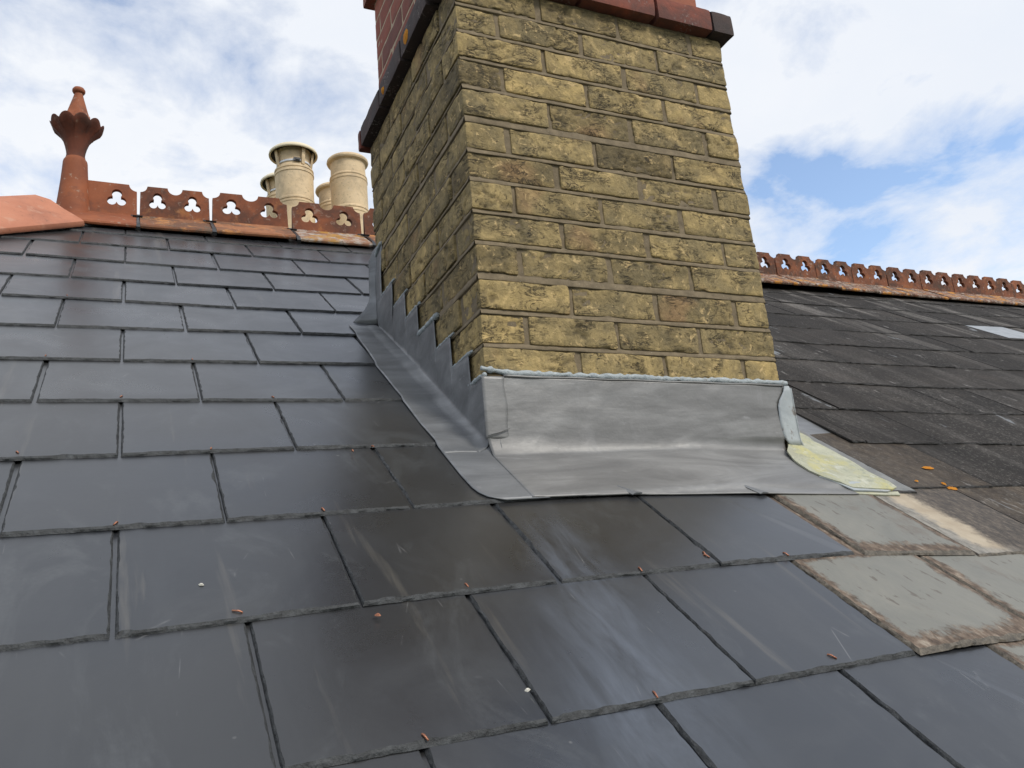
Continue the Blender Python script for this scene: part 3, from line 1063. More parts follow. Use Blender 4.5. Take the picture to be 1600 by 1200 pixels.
# mortar: recessed core plus struck bed joints
mm = MB()
zb, zt = -.32, ZC[13]
def core_face(p00, du, dv, nu, nv, nrm, flip):
    U, V_ = np.meshgrid(np.linspace(0, 1, nu), np.linspace(0, 1, nv), indexing='ij')
    P = np.array(p00) + U[..., None] * np.array(du) + V_[..., None] * np.array(dv)
    P = P + np.array(nrm) * (fbm(P, 60, 2, 4) * .0011)[..., None]
    mm.grid(chim(P), flip=flip)
e = .0044
core_face((e, e, zb), (W - 2 * e, 0, 0), (0, 0, zt - zb), 120, 200, (0, -1, 0), False)
core_face((e, e, zb), (0, D_ - 2 * e, 0), (0, 0, zt - zb), 110, 200, (-1, 0, 0), True)
core_face((W - e, e, zb), (0, D_ - 2 * e, 0), (0, 0, zt - zb), 20, 60, (1, 0, 0), False)
core_face((e, D_ - e, zb), (W - 2 * e, 0, 0), (0, 0, zt - zb), 20, 60, (0, 1, 0), True)
for kk in range(1, 13):
    hw = jt.get(kk, .011) / 2
    for face in (0, 1, 2):
        L = W if face == 0 else D_
        n = 150 if face < 2 else 30
        tt = np.linspace(0, 1, n)
        prof = [(hw + .0005, .0046), (hw * .5, .0022), (-hw * .75, -.0001), (-hw - .0003, .0001), (-hw - .0006, .0050)]
        Gm = np.zeros((n, len(prof), 3))
        for a_, (dz, dp) in enumerate(prof):
            base_p = np.stack([tt * L, np.full(n, kk * 3.3 + a_ * .05), np.full(n, face)], 1)
            wob = fbm(base_p, 18, 3, 2) * .0011
            wob2 = fbm(base_p, 30, 2, 7) * .0009
            ends = .003
            if face == 0:
                Gm[:, a_] = np.stack([ends + tt * (L - 2 * ends), dp + wob2, ZC[kk] + dz + wob], 1)
            elif face == 1:
                Gm[:, a_] = np.stack([dp + wob2, ends + tt * (L - 2 * ends), ZC[kk] + dz + wob], 1)
            else:
                Gm[:, a_] = np.stack([W - dp - wob2, ends + tt * (L - 2 * ends), ZC[kk] + dz + wob], 1)
        mm.grid(chim(Gm), flip=(face != 1))
mm.build('mortar', M['mortar'], chimney, smooth=True)

# corbel course of sooty red brick
cb = MB()
zc0, zc1 = ZC[13] - .002, ZC[13] + .063
pr_ = .030
def redrun(mb, x0, x1, y0, y1, z0, z1, axis, mat_t, startoff=0.0, gap=.009, blen=.215, r=.004, coarse=False):
    """a run of bricks along one face"""
    a, b_e = (x0, x1) if axis == 0 else (y0, y1)
    p = a - startoff
    while p < b_e - .01:
        q = p + blen
        lo, hi = max(a, p), min(b_e, q)
        if hi - lo > .02:
            c0 = [x0, y0, z0]; c1 = [x1, y1, z1]
            c0[axis], c1[axis] = lo, hi
            st = [.012, .012, .011]
            st[1 - axis] = [0, .05, .2, .8, .95, 1]
            brick_geo(mb, c0, c1, st, mat_t(), r=r, amp=.0008, crack=.0008)
        p = q + gap
rt = lambda: min(1, max(0, random.gauss(.5, .28)))
for (xa_, xb_, tt_) in [(-pr_, .105, .1), (.114, .329, .45), (.338, .553, .6), (.562, .735, .55), (.740, W + pr_, .10)]:
    brick_geo(cb, (xa_, -pr_, zc0), (xb_, .10, zc1), (.012, [0, .05, .2, .8, .95, 1], .011), tt_, r=.004, amp=.0008, crack=.0008)
redrun(cb, -pr_, .10, .109, D_ + pr_, zc0, zc1, 1, lambda: random.choice([.08, .14, .2, .45, .3]))
redrun(cb, W - .10, W + pr_, .109, D_ + pr_, zc0, zc1, 1, rt)
redrun(cb, .109, W - .109, D_ - .10, D_ + pr_, zc0, zc1, 0, rt)
cb.box((.02, .02, zc0 + .004), (W - .02, D_ - .02, zc1 - .004), tr=chim, attr=(.3, 0, 0))
cb.build('corbel_course', M['soot'], chimney, smooth=True, label='projecting soot blackened red brick course')
# weathered splay from the corbel to the narrower red stack
wv = MB()
INS = .030
zs = zc1 + .022
def ring(e, z):
    return [(-e, -e, z), (W + e, -e, z), (W + e, D_ + e, z), (-e, D_ + e, z)]
wv.grid(chim(np.array([r_ + [r_[0]] for r_ in (ring(pr_ - .004, zc1 - .001), ring(-INS - .002, zs), ring(-INS - .03, zs + .002))])), flip=True, attr=(.2, 0, 0))
wv.build('weathering', M['soot'], chimney)
# red upper stack
rb_ = MB()
rm = MB()
x0r, x1r, y0r, y1r = INS, W - INS, INS, D_ - INS
z = zc1 + .004
course = 0
zO = zc1 + .004 + 6 * .0765
while course < 6:
    z1_ = z + (.088 if course == 0 else .0645)
    even = course % 2 == 0
    redrun(rb_, x0r, x1r, y0r, y0r + .1, z, z1_, 0, rt, startoff=.08 if even else .16, r=.003, gap=.008)
    redrun(rb_, x0r, x0r + .1, y0r + .108, y1r, z, z1_, 1, rt, startoff=0 if not even else .11, r=.003, gap=.008)
    redrun(rb_, x1r - .1, x1r, y0r + .108, y1r, z, z1_, 1, rt, startoff=0 if not even else .11, r=.003, gap=.008)
    redrun(rb_, x0r + .108, x1r - .108, y1r - .1, y1r, z, z1_, 0, rt, r=.003, gap=.008)
    z += .0965 if course == 0 else .0725
    course += 1
rb_.build('red_brick_stack', M['red'], chimney, smooth=True)
rm.box((x0r + .0015, y0r + .0015, zc1 - .01), (x1r - .0015, y1r - .0015, zO + .01), tr=chim)
rm.build('pointing', M['rmortar'], chimney, label='thin cream pointing between the red bricks')
ov_ = MB()
for kk, ex in ((0, .0), (1, .025), (2, .05)):
    za = zO + kk * .0765
    zb2 = za + .07
    for args in ((x0r - ex - .03, x1r + ex + .03, y0r - ex - .03, y0r + .1, za, zb2, 0), (x0r - ex - .03, x0r + .1, y0r + .109, y1r + ex + .03, za, zb2, 1),
                 (x1r - .1, x1r + ex + .03, y0r + .109, y1r + ex + .03, za, zb2, 1), (x0r + .109, x1r - .109, y1r - .1, y1r + ex + .03, za, zb2, 0)):
        redrun(ov_, *args, rt, startoff=.1 * (kk % 2), r=.003)
ov_.build('oversailing_courses', M['soot'], chimney, smooth=True)
tp = MB()
tp.box((x0r, y0r, zO + .2), (x1r, y1r, zO + .25), tr=chim)
tp.build('flaunching', M['mortar'], chimney)
# orange lichen on the corbel's left face
for (yy_, zz_, a, b2) in [(.27, zc0 + .028, .020, .020), (.50, zc0 + .02, .010, .012)]:
    lb = MB()
    n = 20
    V = [chim([(-pr_ - .0045, yy_, zz_)])[0]]
    for rr, dx in ((.6, .004), (1, .0)):
        for i in range(n):
            t = 2 * math.pi * i / n
            f = rr * random.uniform(.85, 1.15)
            V.append(chim([(-pr_ - dx, yy_ + a * f * math.cos(t), zz_ + b2 * f * math.sin(t))])[0])
    lb.add(V, [(0, 1 + (i + 1) % n, 1 + i) for i in range(n)] + [(1 + i, 1 + (i + 1) % n, 1 + n + (i + 1) % n, 1 + n + i) for i in range(n)])
    lb.build('lichen_patch', M['orange'], chimney, smooth=True, label='orange lichen patch on the corbel course')

# ------------------------------------------------------------------ lead flashing
flash = thing('lead_flashing', 'grey lead flashing dressed around the foot of the brick chimney', 'flashing', tuple(chim([(.39, -.01, -.16)])[0]))


def wing_h(s):
    """top of the slates the lead is dressed over, smoothed at each tail"""
    tails = sorted(ROWS.values())
    def raw(s_):
        below = [t for t in tails if t <= s_]
        return slate_top(s_, below[-1])
    return sum(raw(s + d) for d in (-.010, -.006, -.003, 0, .003)) / 5 + .0022


def rp(x, s, h):
    return roof(x, s, h)


# front apron: upstand, fold, roof wing
NX = 110
def apron_right_s(x):
    # the lower right corner sweeps outwards below the slab
    return None
ap = MB()
Gp = []
lipz = -.004
xs_ = np.linspace(-.010, .80, NX)
# lower edge line of the apron
def bot(x):
    return float(np.interp(x, [-.02, .187, .465, .726, .80], [-.216, -.223, -.247, -.253, -.252]))
# right edge: maximal x of the sheet for a given depth along the profile
def xmax(tv):
    # tv: 0 top of upstand .. 1 fold .. 2 lower edge
    return float(np.interp(tv, [0, .12, .3, .85, 1.0, 1.15, 1.45, 1.7, 1.9, 2.0], [.772, .764, .745, .745, .742, .740, .738, .738, .742, .748]))
NT_ = 100
for a_ in range(NT_ + 1):
    tv = 2.0 * a_ / NT_
    xm = xmax(tv)
    row = []
    for i in range(NX):
        f = i / (NX - 1)
        x = -.012 + (xm + .012) * f
        dent = fbm(np.array([x, tv * .2, 3.1]), 7, 3, 2) * .0028
        if tv <= .92:
            u = tv / .92
            z = lipz + (-.130 - lipz) * u
            y = -.012 - dent * .8 - .002 * u
            P = chim([(x, y, z)])[0]
        elif tv >= 1.06:
            u = (tv - 1.06) / .94
            s = -.034 + (bot(x) + .034) * u
            P = roof(x, s, wing_h(s) + .0015 + abs(dent) * .4 * (1 - u))
        else:
            u = (tv - .92) / .14
            P0 = chim([(x, -.014 - dent * .8, -.130)])[0]
            P2 = roof(x, -.034, wing_h(-.034) + .0015)
            Pm = roof(x, -.019, .011)
            P = (1 - u) ** 2 * P0 + 2 * u * (1 - u) * Pm + u * u * P2
        row.append(P)
    Gp.append(row)
Gp = np.array(Gp)
ap.grid(Gp, flip=True)
o = ap.build('apron', M['lead'], flash, smooth=True)
md = o.modifiers.new('thickness', 'SOLIDIFY'); md.thickness = .0022; md.offset = 0
# welted top edge
tb = MB()
tb.tube([chim([(x, -.0135, -.002 + .0006 * math.sin(x * 40))])[0] for x in np.linspace(.035, .768, 60)], .0024, 8)
tb.build('top_bead', M['lead'], flash, smooth=True)
# folded corner strip at the left end of the apron
cs = MB()
Gc = []
for z in np.linspace(-.004, -.134, 24):
    w_ = .036 + .002 * math.sin(z * 70)
    Gc.append([chim([(x, -.0146 - .0006 * math.sin((x + .012) / .05 * math.pi), z)])[0] for x in np.linspace(-.014, w_, 8)] )
cs.grid(np.array(Gc), flip=True)
o = cs.build('corner_strip', M['lead'], flash, smooth=True, label='narrow folded lead strip at the left corner of the apron')
md = o.modifiers.new('thickness', 'SOLIDIFY'); md.thickness = .002
cr2 = MB()
cr2.tube([chim([(-.012, -.0175, -.128)])[0], chim([(.012, -.0195, -.121)])[0], chim([(.036, -.0185, -.113)])[0]], [.001, .0016, .001], 6)
cr2.build('crease', M['lead'], flash, smooth=True)
# small raised clips at the lower edge
for (x, s) in [(.185, -.223), (.470, -.247)]:
    cl = MB()
    h = wing_h(s) + .0035
    V = [rp(x - .012, s + .028, h + .001), rp(x - .009, s + .028, h + .003), rp(x + .012, s - .004, h + .003), rp(x + .004, s - .006, h), rp(x + .028, s - .002, h + .001), rp(x + .030, s + .006, h - .001), rp(x + .006, s + .024, h - .001)]
    cl.add(V, [(0, 3, 2, 1), (1, 2, 4, 5), (1, 5, 6), (2, 3, 4)])
    o = cl.build('lead_clip', M['leadb'], flash)
    md = o.modifiers.new('thickness', 'SOLIDIFY'); md.thickness = .0018

# side flashing: roof wing + upstand with steps
STEP = [(-.002, .076, 0), (.032, .177, 1), (.119, .276, 2), (.189, .396, 3), (.348, .494, 4), (.442, .604, 5), (.538, .705, 6)]
def step_top(y):
    z = .5
    for (a, b2, kk) in STEP:
        if a <= y:
            z_ = ZC[kk]
    best = None
    for n_, (a, b2, kk) in enumerate(STEP):
        lo = -1 if n_ == 0 else STEP[n_ - 1][1] - .010
        if lo <= y < b2 - .010 or n_ == len(STEP) - 1:
            return ZC[kk]
    return ZC[6]
# the vertical edges sit at the near end of each step; the lead rises just past them
vx = [STEP[n_][1] - .012 for n_ in range(len(STEP) - 1)]
sf = MB()
ys = []
y = -.012
while y < .745:
    ys.append(y)
    y += .009
for v in vx:
    ys += [v - .0008, v + .0008]
ys = np.array(sorted(set(np.round(ys, 4))))
def tooth(y):
    n_ = int(np.searchsorted(vx, y))
    return n_
WX = lambda s: float(np.interp(s, [-.219, -.216, -.205, -.188, -.165, -.114, .028, .137, .27, .522, .80], [-.060, -.078, -.094, -.1035, -.108, -.1095, -.107, -.107, -.103, -.099, -.084]))
# roof line on the chimney side (world y of the fold)
side_rows = []
NV, NF, NW = 10, 7, 14
for y in ys:
    n_ = tooth(y)
    kk = STEP[n_][2]
    ztop = ZC[kk] - .001 + .0008 * math.sin(y * 130)
    # position along the roof where the fold sits
    s = (y + .004) / CP
    zr_ = float(roof(0, s, 0)[2])
    row = []
    dent = fbm(np.array([y, .3, 1.7]), 6, 3, 6) * .004
    zf = zr_ + .030
    for a_ in range(NV):
        u = a_ / (NV - 1)
        z = ztop + (zf - ztop) * u
        x = -.0065 - .006 * math.sin(u * math.pi) * .5 + dent * math.sin(u * math.pi) - .002 * u
        row.append(chim([(x, y, z)])[0])
    P0 = row[-1]
    P2 = roof(-.032, s, wing_h(s) + .001)
    Pm = roof(-.008, s, .012)
    for a_ in range(1, NF + 1):
        u = a_ / (NF + 1)
        row.append((1 - u) ** 2 * P0 + 2 * u * (1 - u) * Pm + u * u * P2)
    xo = WX(s)
    for a_ in range(NW):
        u = a_ / (NW - 1)
        x = -.032 + (xo + .032) * u
        row.append(roof(x, s, wing_h(s) + .001 + .0006 * math.sin(x * 60 + s * 30)))
    side_rows.append(row)
SR = np.array(side_rows)
sf.grid(SR, flip=False)
# extension of the wing in front of the chimney corner, under the apron
fr_rows = []
for s in np.linspace(-.2185, -.004, 34):
    row = []
    xo = WX(s)
    xi = float(np.interp(s, [-.219, -.16, -.06, -.012], [-.008, -.012, -.02, -.018]))
    for u in np.linspace(0, 1, 18):
        x = xi + .03 + (xo - xi - .03) * u
        row.append(roof(x, s, wing_h(s) + .0006 + .02 * max(0, (s + .03) / .03) * max(0, (x + .03) / .03)))
    fr_rows.append(row)
sf.grid(np.array(fr_rows), flip=False)
o = sf.build('step_flashing', M['leadb'], flash, smooth=True, label='stepped lead side flashing with a roof wing')
md = o.modifiers.new('thickness', 'SOLIDIFY'); md.thickness = .0020; md.offset = 0
# raised crease where the lead passes over a slate tail
# rear corner piece, standing proud of the back left corner
rc = MB()
Gr = []
for z, xo, yb_ in [(.640, .004, .777), (.618, -.010, .780), (.585, -.022, .783), (.53, -.024, .784), (.47, -.024, .785), (.455, -.027, .786), (.43, -.040, .788), (.405, -.062, .79), (.385, -.08, .79)]:
    Gr.append([chim([(.004 + (xo - .004) * u, yb_ - .012 - .02 * (1 - u), z + .004 * u * (z < .62))])[0] for u in np.linspace(0, 1, 6)])
rc.grid(np.array(Gr), flip=False)
Gr = []
for z in np.linspace(.632, .395, 12):
    Gr.append([chim([(.003 - .012 * math.sin(min(1, (.64 - z) * 8)), y, z)])[0] for y in np.linspace(.700, .760, 6)])
rc.grid(np.array(Gr), flip=True)
o = rc.build('rear_corner_piece', M['leadb'], flash, smooth=True, label='upright lead piece at the rear left corner')
md = o.modifiers.new('thickness', 'SOLIDIFY'); md.thickness = .0025; md.offset = 0
# a hint of the back gutter
bg_ = MB()
bg_.grid(np.array([[chim([(x, y, .385 + (y - .777) * .66 + (.10 if y < .79 else 0))])[0] for x in np.linspace(.01, .84, 6)] for y in (.779, .80, .86)]), flip=True)
bg_.build('back_gutter', M['leadb'], flash, smooth=True)

# sealant beads, one part per joint
def bead(pts, r, jit=.0009, seed=0, label=None):
    pts = np.array(pts)
    mb = MB()
    rr = [r * (1 + .38 * float(vnoise(p, 110, seed)) + .15 * float(vnoise(p, 35, seed))) for p in pts]
    P = [p + np.array([0, 0, 1]) * jit * float(vnoise(p, 60, seed + 3)) for p in pts]
    mb.tube(P, rr, 9)
    return mb.build('sealant', M['seal'], flash, smooth=True, label=label)
bead([chim([(x, -.0075 - .002 * max(0, 1 - abs(x) / .05), .0055 + .0085 * max(0, 1 - (x + .010) / .06))])[0] for x in np.linspace(-.012, .785, 180)], .0068, .0018, label='pale blue grey sealant bead above the apron')
bead([chim([(-.0055, y, ZC[0] + .001)])[0] for y in np.linspace(-.012, STEP[0][1], 22)], .0052, seed=0)
for (a, b2, kk) in STEP[1:]:
    bead([chim([(-.0050, y, ZC[kk] + .0005)])[0] for y in np.linspace(max(a, STEP[kk - 1][1] - .030), b2 - .004, 40)], .0036 if kk != 3 else .0062, seed=kk)
bead([chim([(-.003, y, .61 + (.74 - y) * .3)])[0] for y in np.linspace(.70, .765, 10)], .005, seed=9)

# right end: pale strip turned round the corner and the lichened slab
ps = MB()
rows = []
for (z, xa, xb_) in [(-.004, .770, .783), (-.018, .764, .790), (-.040, .747, .789), (-.052, .741, .788), (-.085, .738, .787), (-.115, .739, .788), (-.135, .745, .792), (-.150, .757, .797)]:
    rows.append([chim([(xa + (xb_ - xa) * u, -.0155 - .0015 * math.sin(u * math.pi), z)])[0] for u in np.linspace(0, 1, 7)])
ps.grid(np.array(rows), flip=True)
rows = []
for z in np.linspace(-.010, -.150, 10):
    rows.append([chim([(.789 + .002 * u, -.0175 + .20 * u, z + .11 * u)])[0] for u in np.linspace(0, 1, 6)])
ps.grid(np.array(rows), flip=True)
o = ps.build('end_strip', M['palelead'], flash, smooth=True, label='pale blue weathered lead strip at the right corner')
md = o.modifiers.new('thickness', 'SOLIDIFY'); md.thickness = .0018; md.offset = 0

SLAB = [(.800, .14), (.868, .075), (.884, .004), (.886, -.048), (.878, -.111), (.870, -.160), (.874, -.195), (.888, -.229), (.860, -.241), (.80, -.236), (.752, -.230), (.722, -.207), (.706, -.185),
        (.697, -.151), (.699, -.12), (.705, -.093), (.716, -.058), (.745, -.03), (.775, .02), (.785, .10)]


def slab_geo(poly, h, th, mat, name, parent, label=None, sub=3, wave=.002):
    P = np.array(poly)
    # densify
    Q = []
    for i in range(len(P)):
        a, b2 = P[i], P[(i + 1) % len(P)]
        for u in range(sub):
            Q.append(a + (b2 - a) * u / sub)
    Q = np.array(Q)
    c = Q.mean(0)
    mb = MB()
    n = len(Q)
    rings = [1.0, .97, .75, .5, .25]
    V = [roof(q[0], q[1], h(q[0], q[1]) - th) for q in Q]
    for r in rings:
        for q in Q:
            p = c + (q - c) * r
            V.append(roof(p[0], p[1], h(p[0], p[1]) + wave * float(vnoise(np.array([p[0], p[1], 2.2]), 18))))
    V.append(roof(c[0], c[1], h(c[0], c[1])))
    F = []
    for a_ in range(len(rings)):
        for i in range(n):
            F.append((a_ * n + i, a_ * n + (i + 1) % n, (a_ + 1) * n + (i + 1) % n, (a_ + 1) * n + i))
    for i in range(n):
        F.append((len(rings) * n + i, len(rings) * n + (i + 1) % n, len(V) - 1))
    area = sum(Q[i][0] * Q[(i + 1) % n][1] - Q[(i + 1) % n][0] * Q[i][1] for i in range(n))
    if area < 0:
        F = [f[::-1] for f in F]
    mb.add(V, F)
    return mb.build(name, mat, parent, smooth=False, label=label)


hs = lambda x, s: wing_h(s) + .0075 + .010 * max(0, min(1, (s + .10) / .06)) * (x < .79)
o = slab_geo(SLAB, hs, .004, M['slab'], 'lichened_lead_slab', flash, 'pale yellow green lichened piece of old lead', 4)
smooth_by_angle(o, 50)
o = slab_geo([(.70, -.18), (.80, -.16), (.86, -.20), (.868, -.236), (.84, -.247), (.745, -.240)], lambda x, s: wing_h(s) + .0055, .0030, M['palelead'], 'lead_offcut', flash, 'thin pale offcut under the lichened piece', 3)
o = slab_geo([(.68, -.17), (.86, -.15), (.884, -.235), (.868, -.258), (.742, -.250)], lambda x, s: wing_h(s) + .0015, .0030, M['slab'], 'lead_offcut', flash, 'buff offcut lying lowest under the lichened piece', 3)

# ------------------------------------------------------------------ ridge tiles
def crest_mesh(L, first=False, th=.020):
    """vertical fretted crest in local coordinates: x along the ridge, z up, apex at z=0"""
    cu = bpy.data.curves.new('crest', 'CURVE')
    cu.dimensions = '2D'
    cu.fill_mode = 'BOTH'
    cu.extrude = th / 2
    cu.bevel_depth = .0012
    cu.bevel_resolution = 1
    bay = .1525
    H, ND, R = .152, .123, .033
    o_ = [(0, -.02)]
    if first:
        o_ += [(0, H)]
        notches = [L]
    else:
        notches = [0, bay, L] if L > .25 else [0, L]
    def arc(cx, a0, a1, n):
        return [(cx + R * math.sin(math.radians(a)), H - R * .86 * math.cos(math.radians(a))) for a in np.linspace(a0, a1, n)]
    if not first:
        o_ += arc(0, 6, 82, 8) + [(R + .001, H)]
    if len(notches) == 3:
        o_ += [(bay - R - .001, H)] + arc(bay, -82, 82, 15) + [(bay + R + .001, H)]
    o_ += [(L - R - .001, H)] + arc(L, -82, -6, 8) + [(L, -.02)]
    def spline(pts):
        sp = cu.splines.new('POLY')
        sp.points.add(len(pts) - 1)
        for p, q in zip(sp.points, pts):
            p.co = (q[0], q[1], 0, 1)
        sp.use_cyclic_u = True
    spline(o_)
    cs_ = [bay * .5, bay * 1.5] if not first else [L - .078]
    if not first and L < .25:
        cs_ = [L / 2]
    for cxx in cs_:
        cz = .084
        circ = [((math.cos(math.radians(a)) * .0215), (math.sin(math.radians(a)) * .0215)) for a in (90, 212, 328)]
        rr_ = [.0205, .0190, .0190]
        pts = []
        for a in np.linspace(0, 2 * math.pi, 60, endpoint=False):
            d = np.array([math.cos(a), math.sin(a)])
            best = .006
            for c_, r_ in zip(circ, rr_):
                b_ = d @ np.array(c_)
                disc = b_ * b_ - (c_[0] ** 2 + c_[1] ** 2) + r_ ** 2
                if disc > 0:
                    best = max(best, b_ + math.sqrt(disc))
            pts.append((cxx + d[0] * best, cz + d[1] * best))
        spline(pts)
    ob = bpy.data.objects.new('tmp', cu)
    COL.objects.link(ob)
    dg = bpy.context.evaluated_depsgraph_get()
    me = bpy.data.meshes.new_from_object(ob.evaluated_get(dg))
    bpy.data.objects.remove(ob)
    n = len(me.vertices)
    c_ = np.zeros(n * 3)
    me.vertices.foreach_get('co', c_)
    c_ = c_.reshape(-1, 3)
    c_ = np.stack([c_[:, 0], -c_[:, 2], c_[:, 1]], 1)
    me.vertices.foreach_set('co', c_.ravel())
    me.update()
    return me


def wing_mesh(L, name, mat, wl=.205, th=.017):
    """the two sloping wings of a ridge tile, apex at z=0 underside raised clear of the slates"""
    mb = MB()
    xs2 = np.linspace(0, L, 9)
    prof = []
    for sgn in (-1, 1):
        pass
    ca, sa = math.cos(PITCH), math.sin(PITCH)
    half = [(wl, .0), (wl + .006, .004), (wl + .006, .011), (wl, .017), (wl * .93, .0185), (wl * .5, .0185), (.02, .0175), (.006, .020)]
    def pt(d, h, sg):
        # d down the slope, h normal
        return (sg * (d * ca + h * sa), -d * sa + h * ca)
    outer = [pt(d, h, -1) for d, h in half] + [pt(d, h, 1) for d, h in half[::-1]]
    inner = [pt(d, 0, 1) for d in (wl * .9, .0)] + [pt(wl * .9, 0, -1)]
    loop = outer + inner
    Gx = []
    for x in xs2:
        Gx.append([(x, y + .0012 * vnoise(np.array([x, y, z]), 25), z + .0012 * vnoise(np.array([x + 3, y, z]), 25)) for (y, z) in loop + [loop[0]]])
    mb.grid(np.array(Gx), flip=False)
    n = len(loop) + 1
    me_o = mb.build(name, mat, loc=(0, 0, 0))
    me = me_o.data
    bpy.data.objects.remove(me_o)
    # end caps
    import bmesh
    bm = bmesh.new()
    bm.from_mesh(me)
    bmesh.ops.remove_doubles(bm, verts=bm.verts, dist=1e-5)
    bmesh.ops.holes_fill(bm, edges=bm.edges, sides=0)
    bmesh.ops.recalc_face_normals(bm, faces=bm.faces)
    bm.to_mesh(me)
    bm.free()
    return me


def clip_mesh():
    mb = MB()
    # black union clip at the joint between two tiles
    mb.box((-.030, -.024, .006), (.022, .006, .011))
    mb.box((-.010, -.020, -.030), (.006, -.004, .006))
    tr = lambda V: V
    ca, sa = math.cos(PITCH), math.sin(PITCH)
    def onw(d, h, x):
        return (x, -(d * ca + h * sa), -d * sa + h * ca)
    V = []
    for (d, w_, h) in [(.028, .022, .024), (.045, .022, .027)]:
        V += [onw(d, h, -w_), onw(d, h, w_ - .004)]
    V2 = [onw(.028, .018, -.022), onw(.028, .018, .018), onw(.045, .019, -.022), onw(.045, .019, .018)]
    mb.add(V + V2, [(0, 2, 3, 1), (2, 6, 7, 3), (0, 1, 5, 4), (0, 4, 6, 2), (1, 3, 7, 5)])
    V = [onw(.045, .021, -.006), onw(.045, .021, .003), onw(.10, .022, -.007), onw(.10, .022, .004), onw(.19, .020, -.008), onw(.19, .020, .005), onw(.222, .010, -.009), onw(.222, .010, .007), onw(.222, -.006, -.009), onw(.222, -.006, .007)]
    mb.add(V, [(0, 2, 3, 1), (2, 4, 5, 3), (4, 6, 7, 5), (6, 8, 9, 7)])
    o_ = mb.build('joint_clip', M['black'], loc=(0, 0, 0))
    me = o_.data
    bpy.data.objects.remove(o_)
    return me


AP_H = .018
AZ = ZR + AP_H / CP
me_cr = crest_mesh(.305)
me_wg = wing_mesh(.305, 'ridge_wing', M['terra'])
me_cr.materials.clear(); me_cr.materials.append(M['terra'])
me_wg2 = me_wg.copy(); me_wg2.materials.clear(); me_wg2.materials.append(M['wingold'])
me_cr2 = me_cr.copy(); me_cr2.materials.clear(); me_cr2.materials.append(M['terraold'])
me_clip = clip_mesh()
GL = 'crested ridge tiles left of the chimney'
GRr = 'crested ridge tiles right of the chimney'


def ridge_tile(x, dz, mw, mc, label, group, clip=None, rz=0.0, ry=0.0):
    t = thing('ridge_tile', label, 'ridge tile', (x, YR, AZ + dz), group)
    t.rotation_euler = (0, ry, rz)
    a = bpy.data.objects.new('ridge_wing', mw)
    b2 = bpy.data.objects.new('crest', mc)
    for q in (a, b2):
        COL.objects.link(q)
        q.parent = t
    if clip is not None:
        c = bpy.data.objects.new('joint_clip', me_clip)
        COL.objects.link(c)
        c.parent = t
        c.location = (clip, 0, 0)
    return t


labs = ['crested red ridge tile with one rusty orange end, next after the finial tile',
        'crested red ridge tile between the orange ended tile and the lichened one',
        'crested ridge tile with yellow and white lichen in front of the cream pots',
        'crested ridge tile cut off by the left edge of the brick chimney']
mats_l = [M['terrawing'], M['terrawing'], M['terralich'], M['terrawing']]
for n_, (x, ln) in enumerate([(-.622, .277), (-.334, .322), (.007, .317), (.3395, .31)]):
    mw = me_wg.copy()
    mw.materials.clear()
    mw.materials.append(mats_l[n_])
    t = ridge_tile(x, [-.004, .0, -.006, -.004][n_], mw, me_cr, labs[n_], GL, clip=-.007, rz=random.uniform(-.004, .004), ry=random.uniform(-.003, .003))
    t.scale = (ln / .305, 1, 1)
rl = ['crested ridge tile partly hidden by the right edge of the brick chimney', 'dark brown ridge tile, first whole one right of the chimney',
      'brighter orange red ridge tile, second whole one right of the chimney', 'dark stained ridge tile, third whole one right of the chimney',
      'plain red ridge tile, fourth whole one right of the chimney', 'brown ridge tile, fifth whole one right of the chimney',
      'ridge tile with a pale streak across its right half crest', 'orange ridge tile, second from the right edge', 'dark ridge tile cut off by the right edge']
xr = [2.530, 2.842, 3.156, 3.459, 3.765, 4.074, 4.387, 4.695, 4.998]
dzr = [-.040, -.044, -.054, -.058, -.061, -.065, -.067, -.072, -.080]
for n_, x in enumerate(xr):
    t = ridge_tile(x, dzr[n_] + .004 + random.uniform(-.003, .003), me_wg2, me_cr2, rl[n_], GRr, rz=random.uniform(-.014, .014), ry=.012 + random.uniform(-.008, .008))
    nxt = xr[n_ + 1] if n_ + 1 < len(xr) else x + .308
    t.scale = ((nxt - x - .004) / .305, 1, 1)
for n_ in range(7):
    ridge_tile(5.304 + .308 * n_, -.078, me_wg2, me_cr2, 'crested ridge tile beyond the right edge of the photo', 'crested ridge tiles beyond the right edge')
for n_ in range(1, 7):
    x = 2.530 - .311 * n_
    if x > .4:
        ridge_tile(x, -.04 + .004 * n_, me_wg2, me_cr2, 'crested ridge tile hidden behind the chimney', 'crested ridge tiles hidden behind the chimney')

# finial with its own length of ridge tile
fin = thing('finial', 'terracotta finial with flower cup and cone standing on the ridge end', 'finial', (-.870, YR, AZ))
me_f = wing_mesh(.262, 'ridge_wing', M['finial'])
a = bpy.data.objects.new('ridge_wing', me_f); COL.objects.link(a); a.parent = fin; a.location = (-.025, 0, 0)
mcf = crest_mesh(.215, first=True)
mcf.materials.clear(); mcf.materials.append(M['finial'])
a = bpy.data.objects.new('crest', mcf); COL.objects.link(a); a.parent = fin; a.location = (.022, 0, 0)
f1 = MB()
prof = [(.074, -.06), (.068, -.01), (.063, .02), (.057, .08), (.0515, .14), (.0475, .20), (.0462, .225), (.0445, .234), (.040, .241), (.038, .246)]
f1.lathe(prof, 40)
o = f1.build('post', M['finial'], loc=(0, 0, 0), smooth=True); o.parent = fin
f2 = MB()
def petal(r, z, a):
    p = abs(math.cos(a * 5 + .4))
    t = max(0, min(1, (z - .27) / .12))
    return r * (1 + .05 * t * (p - .6)), z + .026 * (p ** .6 - 1) * t ** 2
